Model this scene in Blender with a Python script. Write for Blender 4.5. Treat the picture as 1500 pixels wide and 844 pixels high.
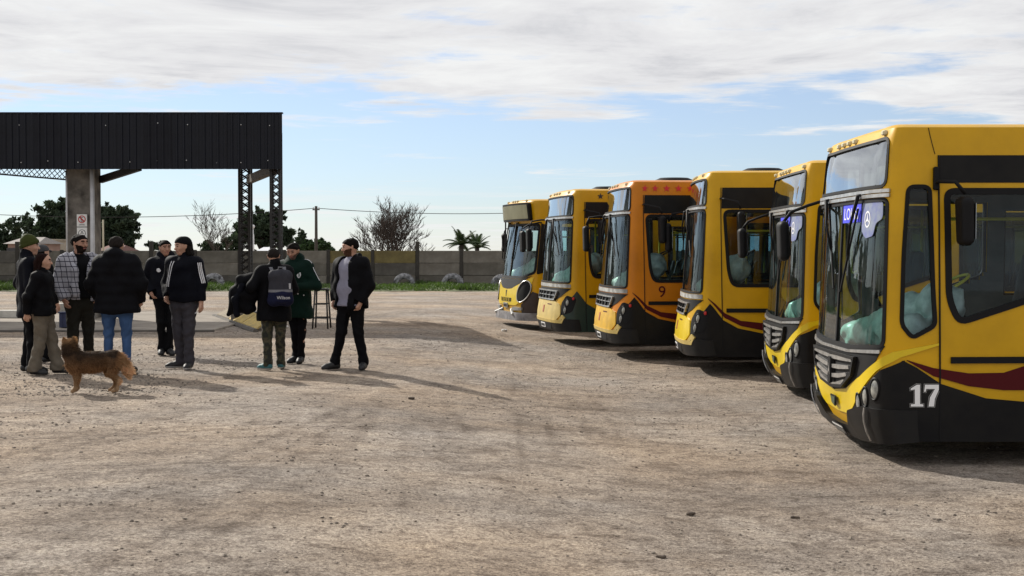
import bpy, math, random
import numpy as np
from mathutils import Vector, Matrix
R = math.radians
random.seed(7); rng = np.random.default_rng(7)
scn = bpy.context.scene
for o in list(bpy.data.objects): bpy.data.objects.remove(o)
C = scn.collection

# ------------------------------------------------------------------ camera
CAM_H = 1.6; FPX = 2000.0; PITCH = math.atan(56/2000)
cd = bpy.data.cameras.new('camera'); cam = bpy.data.objects.new('camera', cd); C.objects.link(cam)
cam.location = (0, 0, CAM_H); cam.rotation_euler = (math.pi/2-PITCH, 0, 0)
cd.sensor_width = 36; cd.lens = FPX/1500*36; cd.clip_end = 5000; cd.clip_start = 0.05
scn.camera = cam
# ------------------------------------------------------------------ sun and sky
SUN_EL = R(31); SUN_AZ = math.atan2(-0.66, 0.75)      # azimuth from +Y towards +X (sun stands back left)
sun_dir = Vector((math.sin(SUN_AZ)*math.cos(SUN_EL), math.cos(SUN_AZ)*math.cos(SUN_EL), math.sin(SUN_EL)))
sl = bpy.data.lights.new('sun', 'SUN'); sl.energy = 4.9; sl.angle = R(0.6); sl.color = (1.0, 0.95, 0.86)
so = bpy.data.objects.new('sun', sl); C.objects.link(so)
so.rotation_euler = sun_dir.to_track_quat('Z', 'Y').to_euler(); so.location = sun_dir*60
scn.view_settings.view_transform = 'Standard'; scn.view_settings.look = 'None'
scn.cycles.transparent_max_bounces = 32; scn.cycles.max_bounces = 10
scn.view_settings.gamma = 1.0; scn.view_settings.exposure = 0.14; scn.view_settings.use_curve_mapping = False

world = bpy.data.worlds.new('World'); scn.world = world; world.use_nodes = True
nt = world.node_tree; N = nt.nodes; L = nt.links; N.clear()
def nd(t, **k):
    n = N.new(t)
    for a, b in k.items(): setattr(n, a, b)
    return n
def mth(op, a, b=None, c=None, clamp=False):
    n = N.new('ShaderNodeMath'); n.operation = op; n.use_clamp = clamp
    for i, v in enumerate((a, b, c)):
        if v is None: continue
        if isinstance(v, (int, float)): n.inputs[i].default_value = v
        else: L.new(v, n.inputs[i])
    return n.outputs[0]
def mrange(v, a, b, c=0.0, d=1.0, smooth=True):
    n = N.new('ShaderNodeMapRange'); n.interpolation_type = 'SMOOTHSTEP' if smooth else 'LINEAR'
    L.new(v, n.inputs['Value'])
    for k, x in zip(('From Min', 'From Max', 'To Min', 'To Max'), (a, b, c, d)): n.inputs[k].default_value = x
    return n.outputs[0]
def noise(vec, scale, detail=5, rough=.55, dist=0.0):
    n = N.new('ShaderNodeTexNoise'); L.new(vec, n.inputs['Vector'])
    n.inputs['Scale'].default_value = scale; n.inputs['Detail'].default_value = detail
    n.inputs['Roughness'].default_value = rough; n.inputs['Distortion'].default_value = dist
    return n.outputs['Fac']
out = nd('ShaderNodeOutputWorld'); bg = nd('ShaderNodeBackground'); bg.inputs['Strength'].default_value = 0.1
sky = nd('ShaderNodeTexSky'); sky.sky_type = 'NISHITA'; sky.sun_disc = False
sky.sun_elevation = SUN_EL; sky.sun_rotation = SUN_AZ; sky.air_density = 1.0; sky.dust_density = 0.0; sky.ozone_density = 3.0
tc = nd('ShaderNodeTexCoord'); sp = nd('ShaderNodeSeparateXYZ'); L.new(tc.outputs['Generated'], sp.inputs[0])
zc = mth('ADD', mth('MAXIMUM', sp.outputs[2], 0.0), 0.012)
u = mth('DIVIDE', sp.outputs[0], zc); v = mth('DIVIDE', sp.outputs[1], zc)
cb = nd('ShaderNodeCombineXYZ'); L.new(u, cb.inputs[0]); L.new(v, cb.inputs[1]); vec = cb.outputs[0]
n1 = noise(vec, .42, 6, .6, .3)                      # deck edge and breaks
n2 = noise(vec, .9, 9, .66, .5)                       # cloud shading
n3 = noise(vec, .20, 6, .58, .2)                      # far streaks
edge = mth('ADD', mth('MULTIPLY', u, .30), 8.6)
grad = mth('MAXIMUM', mth('MINIMUM', mth('MULTIPLY', mth('SUBTRACT', edge, v), .22), .55), -.62)
dens = mth('ADD', grad, mth('ADD', mth('MULTIPLY', mth('SUBTRACT', n1, .5), 3.4), mth('MULTIPLY', mth('SUBTRACT', n2, .5), 1.5)))
deck = mrange(dens, -.14, .34)
far = mth('MULTIPLY', mrange(n3, .48, .62), mrange(v, 14, 26, 0, .75))
hor = mrange(v, 16, 55, 0, .38)
wsp = mth('MULTIPLY', mrange(noise(vec, .55, 9, .68, .6), .56, .70), mrange(n3, .40, .56, 0, .8))
m2 = mth('MAXIMUM', mth('MAXIMUM', deck, wsp), mth('MAXIMUM', far, hor))
mask = mth('MULTIPLY', m2, mrange(sp.outputs[2], -.01, .004))
ramp = nd('ShaderNodeValToRGB')
ramp.color_ramp.elements[0].position = .05; ramp.color_ramp.elements[0].color = (8.1, 8.15, 8.15, 1)
ramp.color_ramp.elements[1].position = .95; ramp.color_ramp.elements[1].color = (4.9, 5.0, 5.35, 1)
e_ = ramp.color_ramp.elements.new(.45); e_.color = (7.1, 7.1, 7.25, 1)
shn = noise(vec, .8, 8, .66, .6)
sh = mth('ADD', mth('MULTIPLY', dens, .42), mth('MULTIPLY', mth('SUBTRACT', shn, .42), 2.2), clamp=True)
L.new(sh, ramp.inputs[0])
hs = nd('ShaderNodeHueSaturation'); hs.inputs['Saturation'].default_value = .72; hs.inputs['Value'].default_value = 1.0
tint = nd('ShaderNodeMix'); tint.data_type = 'RGBA'; tint.blend_type = 'MULTIPLY'; tint.inputs['Factor'].default_value = 1.0; tint.inputs['B'].default_value = (.74, .83, 1.04, 1)
L.new(sky.outputs[0], tint.inputs['A']); L.new(tint.outputs['Result'], hs.inputs['Color'])
mx = nd('ShaderNodeMix'); mx.data_type = 'RGBA'
L.new(mask, mx.inputs['Factor']); L.new(hs.outputs[0], mx.inputs['A']); L.new(ramp.outputs[0], mx.inputs['B'])
L.new(mx.outputs['Result'], bg.inputs[0]); L.new(bg.outputs[0], out.inputs[0])

# ------------------------------------------------------------------ pixel helpers (photo 1500 x 844)
def ray(px, py):
    dx = (px-750)/FPX; dy = (422-py)/FPX
    c, s = math.cos(PITCH), math.sin(PITCH)
    return Vector((dx, c+dy*s, -s+dy*c))
def on_z(px, py, z=0.0):
    d = ray(px, py); t = (z-CAM_H)/d.z
    return Vector((d.x*t, d.y*t, z))
def on_y(px, py, Y):
    d = ray(px, py); t = Y/d.y
    return Vector((d.x*t, Y, CAM_H+d.z*t))
def sm(a, b, x):
    t = np.clip((np.asarray(x, float)-a)/(b-a), 0, 1); return t*t*(3-2*t)
def terrain(x, y):
    s = sm(-2.4, 2.0, x)
    return -.25*s*(1-.4*sm(36, 55, y)) - .15*sm(30, 55, y)*(1-s)
def G(x, y): return float(terrain(x, y))

# ------------------------------------------------------------------ materials
MATS = {}
def mat(name, col, rough=.6, metal=0.0, var=0.0, vscale=6.0, bump=0.0, bscale=60.0, col2=None, spec=.5, trans=0.0, coat=0.0, detail=4):
    if name in MATS: return MATS[name]
    m = bpy.data.materials.new(name); m.use_nodes = True; t = m.node_tree; n = t.nodes; l = t.links
    b = n['Principled BSDF']
    b.inputs['Roughness'].default_value = rough; b.inputs['Metallic'].default_value = metal
    b.inputs['Specular IOR Level'].default_value = spec; b.inputs['Coat Weight'].default_value = coat
    b.inputs['Base Color'].default_value = (*col, 1)
    if var > 0 or col2 is not None or bump > 0:
        g = n.new('ShaderNodeTexCoord')
    if var > 0 or col2 is not None:
        nz = n.new('ShaderNodeTexNoise'); nz.inputs['Scale'].default_value = vscale; nz.inputs['Detail'].default_value = detail
        nz.inputs['Roughness'].default_value = .6
        l.new(g.outputs['Object'], nz.inputs['Vector'])
        cr = n.new('ShaderNodeValToRGB'); cr.color_ramp.elements[0].position = .36; cr.color_ramp.elements[1].position = .66
        c2 = col2 if col2 is not None else tuple(c*(1-var) for c in col)
        cr.color_ramp.elements[0].color = (*c2, 1); cr.color_ramp.elements[1].color = (*col, 1)
        l.new(nz.outputs['Fac'], cr.inputs[0]); l.new(cr.outputs[0], b.inputs['Base Color'])
    if bump > 0:
        nb = n.new('ShaderNodeTexNoise'); nb.inputs['Scale'].default_value = bscale; nb.inputs['Detail'].default_value = 4
        l.new(g.outputs['Object'], nb.inputs['Vector'])
        bp = n.new('ShaderNodeBump'); bp.inputs['Strength'].default_value = bump; bp.inputs['Distance'].default_value = .02
        l.new(nb.outputs['Fac'], bp.inputs['Height']); l.new(bp.outputs[0], b.inputs['Normal'])
    if trans > 0:
        tr = n.new('ShaderNodeBsdfTranslucent'); mxs = n.new('ShaderNodeMixShader'); mxs.inputs[0].default_value = trans
        src = b.inputs['Base Color'].links[0].from_socket if b.inputs['Base Color'].links else None
        if src: l.new(src, tr.inputs[0])
        else: tr.inputs[0].default_value = (*col, 1)
        l.new(b.outputs[0], mxs.inputs[1]); l.new(tr.outputs[0], mxs.inputs[2]); l.new(mxs.outputs[0], n['Material Output'].inputs[0])
    MATS[name] = m; return m
def glass_mat(name, tint, refl=.06, rough=.02, dirt=.16):
    if name in MATS: return MATS[name]
    m = bpy.data.materials.new(name); m.use_nodes = True; t = m.node_tree; n = t.nodes; l = t.links; n.clear()
    o = n.new('ShaderNodeOutputMaterial'); tr = n.new('ShaderNodeBsdfTransparent'); tr.inputs[0].default_value = (*tint, 1)
    gl = n.new('ShaderNodeBsdfGlossy'); gl.inputs['Roughness'].default_value = rough; gl.inputs[0].default_value = (.9, .95, 1, 1)
    df = n.new('ShaderNodeBsdfDiffuse'); df.inputs[0].default_value = (.35, .36, .34, 1)
    lw = n.new('ShaderNodeFresnel'); lw.inputs[0].default_value = 1.33
    ad = n.new('ShaderNodeMath'); ad.operation = 'ADD'; ad.use_clamp = True; ad.inputs[1].default_value = refl
    l.new(lw.outputs[0], ad.inputs[0])
    tcn = n.new('ShaderNodeTexCoord'); nz = n.new('ShaderNodeTexNoise'); nz.inputs['Scale'].default_value = 5; nz.inputs['Detail'].default_value = 6
    l.new(tcn.outputs['Object'], nz.inputs['Vector'])
    mr = n.new('ShaderNodeMapRange'); mr.inputs['From Min'].default_value = .42; mr.inputs['From Max'].default_value = .8
    mr.inputs['To Min'].default_value = dirt*.12; mr.inputs['To Max'].default_value = dirt
    l.new(nz.outputs['Fac'], mr.inputs['Value'])
    m0 = n.new('ShaderNodeMixShader'); l.new(mr.outputs[0], m0.inputs[0]); l.new(tr.outputs[0], m0.inputs[1]); l.new(df.outputs[0], m0.inputs[2])
    m1 = n.new('ShaderNodeMixShader'); l.new(ad.outputs[0], m1.inputs[0]); l.new(m0.outputs[0], m1.inputs[1]); l.new(gl.outputs[0], m1.inputs[2])
    l.new(m1.outputs[0], o.inputs[0]); MATS[name] = m; return m

# ------------------------------------------------------------------ object helpers
def mesh(name, V, F, mats, parent=None, smooth=False, midx=None, loc=None, rz=None):
    me = bpy.data.meshes.new(name)
    V = np.asarray(V, float).reshape(-1, 3)
    me.from_pydata(V.tolist(), [], F.tolist() if isinstance(F, np.ndarray) else F)
    if not isinstance(mats, (list, tuple)): mats = [mats]
    for m in mats: me.materials.append(m)
    if midx is not None: me.polygons.foreach_set('material_index', np.asarray(midx, dtype=np.int32))
    if smooth: me.polygons.foreach_set('use_smooth', np.ones(len(me.polygons), bool))
    me.update()
    return link(name, me, parent, loc, rz)
def link(name, me, parent=None, loc=None, rz=None):
    o = bpy.data.objects.new(name, me); C.objects.link(o)
    if parent is not None: o.parent = parent
    if loc is not None: o.location = loc
    if rz is not None: o.rotation_euler = (0, 0, rz)
    return o
def tag(o, label=None, cat=None, group=None, kind=None):
    if label: o['label'] = label
    if cat: o['category'] = cat
    if group: o['group'] = group
    if kind: o['kind'] = kind
    return o
def thing(name, label, cat, loc=(0, 0, 0), rz=0.0, group=None):
    o = bpy.data.objects.new(name, None); C.objects.link(o); o.location = loc; o.rotation_euler = (0, 0, rz)
    o.empty_display_size = .2
    return tag(o, label, cat, group)
class MB:
    def __init__(s): s.V = []; s.F = []; s.n = 0
    def add(s, V, F):
        V = np.asarray(V, float).reshape(-1, 3); s.V.append(V)
        s.F.extend([tuple(i+s.n for i in f) for f in F]); s.n += len(V); return s
    def box(s, c, size, rot=None, bev=0.0):
        x, y, z = (d/2 for d in size)
        if bev > 0:
            b = bev; V = []
            for zz, k in ((-z, b), (-z+b, 0), (z-b, 0), (z, b)):
                xx, yy = x-k, y-k
                c4 = b if k == 0 else b
                V += [(-xx+c4, -yy, zz), (xx-c4, -yy, zz), (xx, -yy+c4, zz), (xx, yy-c4, zz), (xx-c4, yy, zz), (-xx+c4, yy, zz), (-xx, yy-c4, zz), (-xx, -yy+c4, zz)]
            F = [tuple(range(7, -1, -1)), tuple(range(24, 32))]
            for r in range(3):
                for i in range(8): F.append((r*8+i, r*8+(i+1) % 8, r*8+8+(i+1) % 8, r*8+8+i))
        else:
            V = [(-x, -y, -z), (x, -y, -z), (x, y, -z), (-x, y, -z), (-x, -y, z), (x, -y, z), (x, y, z), (-x, y, z)]
            F = [(3, 2, 1, 0), (4, 5, 6, 7), (0, 1, 5, 4), (1, 2, 6, 5), (2, 3, 7, 6), (3, 0, 4, 7)]
        V = np.array(V)
        if rot is not None: V = V @ np.array(rot).T
        return s.add(V+np.array(c), F)
    def tube(s, pts, r, n=8, caps=True):
        pts = [Vector(p) for p in pts]; k = len(pts)
        rr = [r]*k if isinstance(r, (int, float)) else r
        V = []; prev = None
        for i, p in enumerate(pts):
            d = (pts[min(i+1, k-1)]-pts[max(i-1, 0)]).normalized()
            if prev is None:
                a = Vector((0, 0, 1)) if abs(d.z) < .9 else Vector((1, 0, 0))
                x = d.cross(a).normalized()
            else: x = (prev-d*prev.dot(d)).normalized()
            prev = x; y = d.cross(x)
            for j in range(n):
                t = 2*math.pi*j/n; V.append(p+(x*math.cos(t)+y*math.sin(t))*rr[i])
        F = []
        for i in range(k-1):
            for j in range(n): F.append((i*n+j, i*n+(j+1) % n, (i+1)*n+(j+1) % n, (i+1)*n+j))
        if caps: F.append(tuple(range(n-1, -1, -1))); F.append(tuple((k-1)*n+j for j in range(n)))
        return s.add([tuple(v) for v in V], F)
    def lathe(s, prof, n=24, axis='y', c=(0, 0, 0)):
        V = []
        for (r, h) in prof:
            for j in range(n):
                t = 2*math.pi*j/n; a, b = r*math.cos(t), r*math.sin(t)
                V.append({'y': (a, h, b), 'z': (a, b, h), 'x': (h, a, b)}[axis])
        F = []
        for i in range(len(prof)-1):
            for j in range(n): F.append((i*n+j, i*n+(j+1) % n, (i+1)*n+(j+1) % n, (i+1)*n+j))
        return s.add(np.array(V)+np.array(c), F)
    def build(s, name, m, parent=None, smooth=False, **k):
        return mesh(name, np.concatenate(s.V), s.F, m, parent, smooth, **k)
def text_mesh(s, size):
    cu = bpy.data.curves.new('t', 'FONT'); cu.body = s; cu.size = size; cu.align_x = 'CENTER'; cu.resolution_u = 3
    o = bpy.data.objects.new('t', cu); C.objects.link(o)
    dg = bpy.context.evaluated_depsgraph_get(); me = o.evaluated_get(dg).to_mesh()
    V = np.array([v.co[:2] for v in me.vertices]); F = [tuple(p.vertices) for p in me.polygons]
    bpy.data.objects.remove(o); bpy.data.curves.remove(cu)
    return V, F

# ------------------------------------------------------------------ numpy noise
def vnoise2(x, y, seed=0):
    xi = np.floor(x).astype(np.int64); yi = np.floor(y).astype(np.int64); fx = x-xi; fy = y-yi
    fx = fx*fx*(3-2*fx); fy = fy*fy*(3-2*fy)
    def h(a, b):
        n = (a*374761393+b*668265263+seed*982451653) & 0x7fffffff
        n = ((n ^ (n >> 13))*1274126177) & 0x7fffffff
        return ((n ^ (n >> 16)) & 0xffff)/65535.0
    return (h(xi, yi)*(1-fx)+h(xi+1, yi)*fx)*(1-fy)+(h(xi, yi+1)*(1-fx)+h(xi+1, yi+1)*fx)*fy
def fbm2(x, y, octv=4, seed=0):
    a = .5; s = 0
    for i in range(octv): s = s+a*(vnoise2(x, y, seed+i)-.5); x = x*2.03+5.1; y = y*2.03+3.7; a *= .55
    return s

# ------------------------------------------------------------------ smooth-union surfaces (bodies, clothes, animals)
def surf_nets(D, o, h):
    s = D < 0
    c = np.zeros(tuple(n-1 for n in D.shape), int)
    corners = [(i, j, k) for i in (0, 1) for j in (0, 1) for k in (0, 1)]
    nx, ny, nz = c.shape
    for (i, j, k) in corners: c += s[i:i+nx, j:j+ny, k:k+nz]
    act = (c > 0) & (c < 8); I, J, K = np.nonzero(act)
    idx = -np.ones(c.shape, int); idx[I, J, K] = np.arange(len(I))
    P = np.zeros((len(I), 3)); W = np.zeros(len(I))
    for a in corners:
        for ax in range(3):
            if a[ax]: continue
            b = list(a); b[ax] = 1
            da = D[I+a[0], J+a[1], K+a[2]]; db = D[I+b[0], J+b[1], K+b[2]]
            cr = (da < 0) != (db < 0)
            t = np.where(cr, da/np.where(np.abs(da-db) < 1e-12, 1, da-db), 0)
            p = np.tile(np.array(a, float), (len(I), 1)); p[:, ax] += t
            P[cr] += p[cr]; W[cr] += 1
    P = P/W[:, None]+np.stack([I, J, K], 1)
    V = P*h+np.array(o)
    F = []
    for ax in range(3):
        u_, v_ = (ax+1) % 3, (ax+2) % 3
        sl0 = [slice(1, -1)]*3; sl0[ax] = slice(0, -1); sl1 = [slice(1, -1)]*3; sl1[ax] = slice(1, None)
        A = s[tuple(sl0)]; B = s[tuple(sl1)]
        for flip, M in ((False, A & ~B), (True, ~A & B)):
            q = np.nonzero(M)
            if not len(q[0]): continue
            e = [q[0]+1, q[1]+1, q[2]+1]; e[ax] = q[ax]
            def cell(du, dv):
                z = [e[0].copy(), e[1].copy(), e[2].copy()]; z[u_] = z[u_]+du; z[v_] = z[v_]+dv
                return idx[z[0], z[1], z[2]]
            qd = np.stack([cell(-1, -1), cell(0, -1), cell(0, 0), cell(-1, 0)], 1)
            if flip: qd = qd[:, ::-1]
            F.append(qd)
    F = np.concatenate(F); F = F[(F >= 0).all(1)]
    return V, F
def wob(X, Y, Z, seed, freq):
    r = np.random.default_rng(seed); o = 0
    wx = .03*np.sin(Z*17+r.uniform(0, 6))+.02*np.sin(Y*23+r.uniform(0, 6)); wz = .03*np.sin(X*19+r.uniform(0, 6))
    for i in range(5):
        d = r.normal(size=3); d /= np.linalg.norm(d); d[2] *= 1.2
        f = freq*r.uniform(.6, 1.7)
        o = o+np.sin((X+wx)*d[0]*f+Y*d[1]*f+(Z+wz)*d[2]*f+r.uniform(0, 6))/(.5+f/freq)
    return o/3.
def sdf(prims, h, k=.03, post=None, wr=0.0, seed=1, wfreq=38.):
    A = np.array([list(p[0])+list(p[1]) for p in prims]); rr = np.array([max(p[2], p[3]) for p in prims])
    lo = np.minimum(A[:, :3], A[:, 3:])-rr[:, None]; hi = np.maximum(A[:, :3], A[:, 3:])+rr[:, None]
    o = lo.min(0)-3*h-.02; e = hi.max(0)+3*h+.02
    n = np.ceil((e-o)/h).astype(int)+1
    ax = [o[i]+h*np.arange(n[i]) for i in range(3)]
    D = np.full(tuple(n), .2)
    for p in prims:
        a = np.array(p[0], float); b = np.array(p[1], float); r1, r2 = p[2], p[3]; kk = p[4] if len(p) > 4 else k
        pad = max(r1, r2)+.2
        s = []
        for i in range(3):
            i0 = max(0, int((min(a[i], b[i])-pad-o[i])/h)); i1 = min(n[i], int((max(a[i], b[i])+pad-o[i])/h)+2); s.append(slice(i0, i1))
        s = tuple(s)
        X = ax[0][s[0]][:, None, None]-a[0]; Y = ax[1][s[1]][None, :, None]-a[1]; Z = ax[2][s[2]][None, None, :]-a[2]
        ba = b-a; bb = max(ba.dot(ba), 1e-9)
        t = np.clip((X*ba[0]+Y*ba[1]+Z*ba[2])/bb, 0, 1)
        d = np.sqrt((X-ba[0]*t)**2+(Y-ba[1]*t)**2+(Z-ba[2]*t)**2)-(r1+(r2-r1)*t)
        E = D[s]; hh = np.clip(.5+.5*(E-d)/kk, 0, 1)
        D[s] = E+(d-E)*hh-kk*hh*(1-hh)
    X, Y, Z = ax[0][:, None, None], ax[1][None, :, None], ax[2][None, None, :]
    if wr > 0: D = D+wr*wob(X, Y, Z, seed, wfreq)
    if post: D = post(D, X, Y, Z)
    D = np.broadcast_to(D, tuple(n)).copy()
    for i in range(3):
        s = [slice(None)]*3; s[i] = 0; D[tuple(s)] = 1; s[i] = -1; D[tuple(s)] = 1
    return surf_nets(D, o, h)
def sdf_obj(name, prims, h, m, parent, k=.03, post=None, wr=0.0, seed=1, wfreq=38., mfn=None):
    V, F = sdf(prims, h, k, post, wr, seed, wfreq)
    mi = None
    if mfn: mi = mfn(V[F].mean(1))
    return mesh(name, V, F, m, parent, True, mi)
# ================================================================== GROUND
def ground_mat():
    m = bpy.data.materials.new('packed_dirt'); m.use_nodes = True; t = m.node_tree; n = t.nodes; l = t.links; b = n['Principled BSDF']
    tc = n.new('ShaderNodeTexCoord')
    def nz(scale, det, rough=.6, vec=None, dist=0):
        q = n.new('ShaderNodeTexNoise'); q.inputs['Scale'].default_value = scale; q.inputs['Detail'].default_value = det
        q.inputs['Roughness'].default_value = rough; q.inputs['Distortion'].default_value = dist
        l.new(vec or tc.outputs['Object'], q.inputs['Vector']); return q.outputs['Fac']
    def ramp(f, stops):
        r = n.new('ShaderNodeValToRGB'); e = r.color_ramp.elements
        while len(e) < len(stops): e.new(.5)
        for i, (p, c) in enumerate(stops): e[i].position = p; e[i].color = (*c, 1)
        l.new(f, r.inputs[0]); return r.outputs[0]
    def mix(f, a, c, mode='MIX'):
        x = n.new('ShaderNodeMix'); x.data_type = 'RGBA'; x.blend_type = mode
        if isinstance(f, float): x.inputs['Factor'].default_value = f
        else: l.new(f, x.inputs['Factor'])
        l.new(a, x.inputs['A']); l.new(c, x.inputs['B']); return x.outputs['Result']
    mp = n.new('ShaderNodeMapping'); mp.inputs['Scale'].default_value = (.7, 1.0, 1.0); mp.inputs['Rotation'].default_value = (0, 0, R(8))
    l.new(tc.outputs['Object'], mp.inputs[0])
    base = ramp(nz(.5, 6, .62, mp.outputs[0], .6), [(.34, (.285, .234, .186)), (.50, (.362, .304, .245)), (.66, (.44, .377, .310))])
    mid = ramp(nz(3.2, 8, .74, mp.outputs[0], .4), [(.34, (.56, .53, .51)), (.50, (1, 1, 1)), (.68, (1.18, 1.17, 1.14))])
    hue = ramp(nz(.23, 4, .6), [(.38, (.90, .94, 1.02)), (.62, (1.06, 1.0, .945))])
    fine = ramp(nz(46, 5, .85), [(.37, (.22, .20, .19)), (.45, (.74, .72, .71)), (.51, (1.0, 1.0, 1.0)), (.56, (1.12, 1.12, 1.11)), (.64, (1.75, 1.75, 1.72))])
    fine2 = ramp(nz(13, 5, .8), [(.40, (.58, .55, .53)), (.49, (1, 1, 1)), (.60, (1.18, 1.18, 1.16))])
    vor = n.new('ShaderNodeTexVoronoi'); vor.inputs['Scale'].default_value = 9; l.new(tc.outputs['Object'], vor.inputs['Vector'])
    sepc = n.new('ShaderNodeSeparateColor'); l.new(vor.outputs['Color'], sepc.inputs[0])
    lt = n.new('ShaderNodeMath'); lt.operation = 'LESS_THAN'; lt.inputs[1].default_value = .22; l.new(sepc.outputs[0], lt.inputs[0])
    ds = n.new('ShaderNodeMath'); ds.operation = 'LESS_THAN'; ds.inputs[1].default_value = .10; l.new(vor.outputs['Distance'], ds.inputs[0])
    peb = n.new('ShaderNodeMath'); peb.operation = 'MULTIPLY'; l.new(lt.outputs[0], peb.inputs[0]); l.new(ds.outputs[0], peb.inputs[1])
    peb2 = n.new('ShaderNodeMath'); peb2.operation = 'MULTIPLY'; peb2.inputs[1].default_value = .65; l.new(peb.outputs[0], peb2.inputs[0])
    c = mix(1.0, base, mid, 'MULTIPLY'); c = mix(1.0, c, hue, 'MULTIPLY'); c = mix(.9, c, fine, 'MULTIPLY'); c = mix(.8, c, fine2, 'MULTIPLY')
    at = n.new('ShaderNodeAttribute'); at.attribute_name = 'track'
    tk = n.new('ShaderNodeMath'); tk.operation = 'MULTIPLY'; l.new(at.outputs['Fac'], tk.inputs[0]); l.new(nz(6, 5, .8), tk.inputs[1]); tk.use_clamp = True; tkm = n.new('ShaderNodeMath'); tkm.operation = 'MULTIPLY'; tkm.inputs[1].default_value = 1.7; tkm.use_clamp = True; l.new(tk.outputs[0], tkm.inputs[0]); tk = tkm
    tkc = n.new('ShaderNodeRGB'); tkc.outputs[0].default_value = (.56, .53, .51, 1); tk2 = mix(tk.outputs[0], c, tkc.outputs[0], 'MULTIPLY'); c = tk2
    dk = n.new('ShaderNodeRGB'); dk.outputs[0].default_value = (.11, .085, .065, 1)
    c = mix(peb2.outputs[0], c, dk.outputs[0])
    l.new(c, b.inputs['Base Color']); b.inputs['Roughness'].default_value = .95; b.inputs['Specular IOR Level'].default_value = .15
    bp = n.new('ShaderNodeBump'); bp.inputs['Strength'].default_value = .9; bp.inputs['Distance'].default_value = .026
    ad = n.new('ShaderNodeMath'); ad.operation = 'ADD'; l.new(nz(11, 7, .72, mp.outputs[0]), ad.inputs[0]); l.new(nz(60, 4, .7), ad.inputs[1])
    l.new(ad.outputs[0], bp.inputs['Height']); l.new(bp.outputs[0], b.inputs['Normal'])
    return m
M_DIRT = ground_mat()
def spread(lo, hi, step, far, grow=1.28):
    a = list(np.arange(lo, hi, step)); s = step
    while a[-1] < far: s *= grow; a.append(a[-1]+s)
    s = step; b = []
    x = lo
    while x > -far: s *= grow; x -= s; b.append(x)
    return np.array(b[::-1]+a)
gx = spread(-9, 7, .075, 1500); gy = spread(4.5, 30, .075, 2500)
GX, GY = np.meshgrid(gx, gy, indexing='ij')
def relief(x, y):
    near = 1-sm(30, 60, np.hypot(x, y))
    tr = 0
    for (x0, sl_, w) in ((-2.6, .10, .16), (-.7, .10, .16), (1.3, -.22, .15), (2.9, -.22, .15), (-4.8, .3, .14)):
        d = (x-x0-sl_*(y-12)-.5*np.sin(y*.25+x0))/w
        tr = tr-.012*np.exp(-d*d)+.008*np.exp(-(np.abs(d)-1.5)**2*3)
    return near*(.030*fbm2(x*.5, y*.5, 3, 3)+.020*fbm2(x*4.1, y*4.5, 4, 9)+.5*tr)
GZ = terrain(GX, GY)+relief(GX, GY)-.012
V = np.stack([GX, GY, GZ], -1).reshape(-1, 3)
a = np.arange(len(gx)*len(gy)).reshape(len(gx), len(gy))
F = np.stack([a[:-1, :-1], a[1:, :-1], a[1:, 1:], a[:-1, 1:]], -1).reshape(-1, 4)
ground = mesh('ground', V, F, M_DIRT, None, True)
def track_mask(x, y):
    m_ = np.zeros_like(x)
    # each track: lateral position as a smooth curve of depth (or depth as a curve of x), tyre pairs 1.9 m apart
    for (x0, a1, a2, ph) in ((-2.2, .16, .9, 0.), (-.5, .05, .6, 1.2), (.9, -.20, 1.1, 2.1), (-4.0, .30, .7, .5), (2.0, -.34, .8, 3.3)):
        c0 = x0+a1*(y-11)+a2*np.sin(y*.21+ph)
        for k in (0, 1.75):
            for w_ in (-.15, .15): m_ = np.maximum(m_, np.exp(-((x-c0-k-w_)/.045)**2))
            m_ = np.maximum(m_, .45*np.exp(-((x-c0-k)/.13)**2)*(.5+.5*np.sign(np.sin(y*38+x*24))))
    for (y0, a1, a2, ph) in ((9.2, .22, .5, 0.), (12.6, .12, .8, 1.), (15.2, .05, .6, 2.), (21.5, .04, .8, .4), (7.4, .32, .3, .8)):
        c0 = y0+a1*x+a2*np.sin(x*.35+ph)
        for k in (0, 1.8):
            for w_ in (-.15, .15): m_ = np.maximum(m_, .9*np.exp(-((y-c0-k-w_)/.05)**2))
    return np.clip(m_*np.clip(.5+3.0*fbm2(x*.45, y*.45, 3, 21), 0, 1)*(1-sm(30, 45, np.hypot(x, y))), 0, 1)
at_ = ground.data.attributes.new('track', 'FLOAT', 'POINT'); at_.data.foreach_set('value', track_mask(GX, GY).reshape(-1).astype(np.float32))
tag(ground, 'dusty beige dirt and gravel yard', 'ground', kind='structure')

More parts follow.
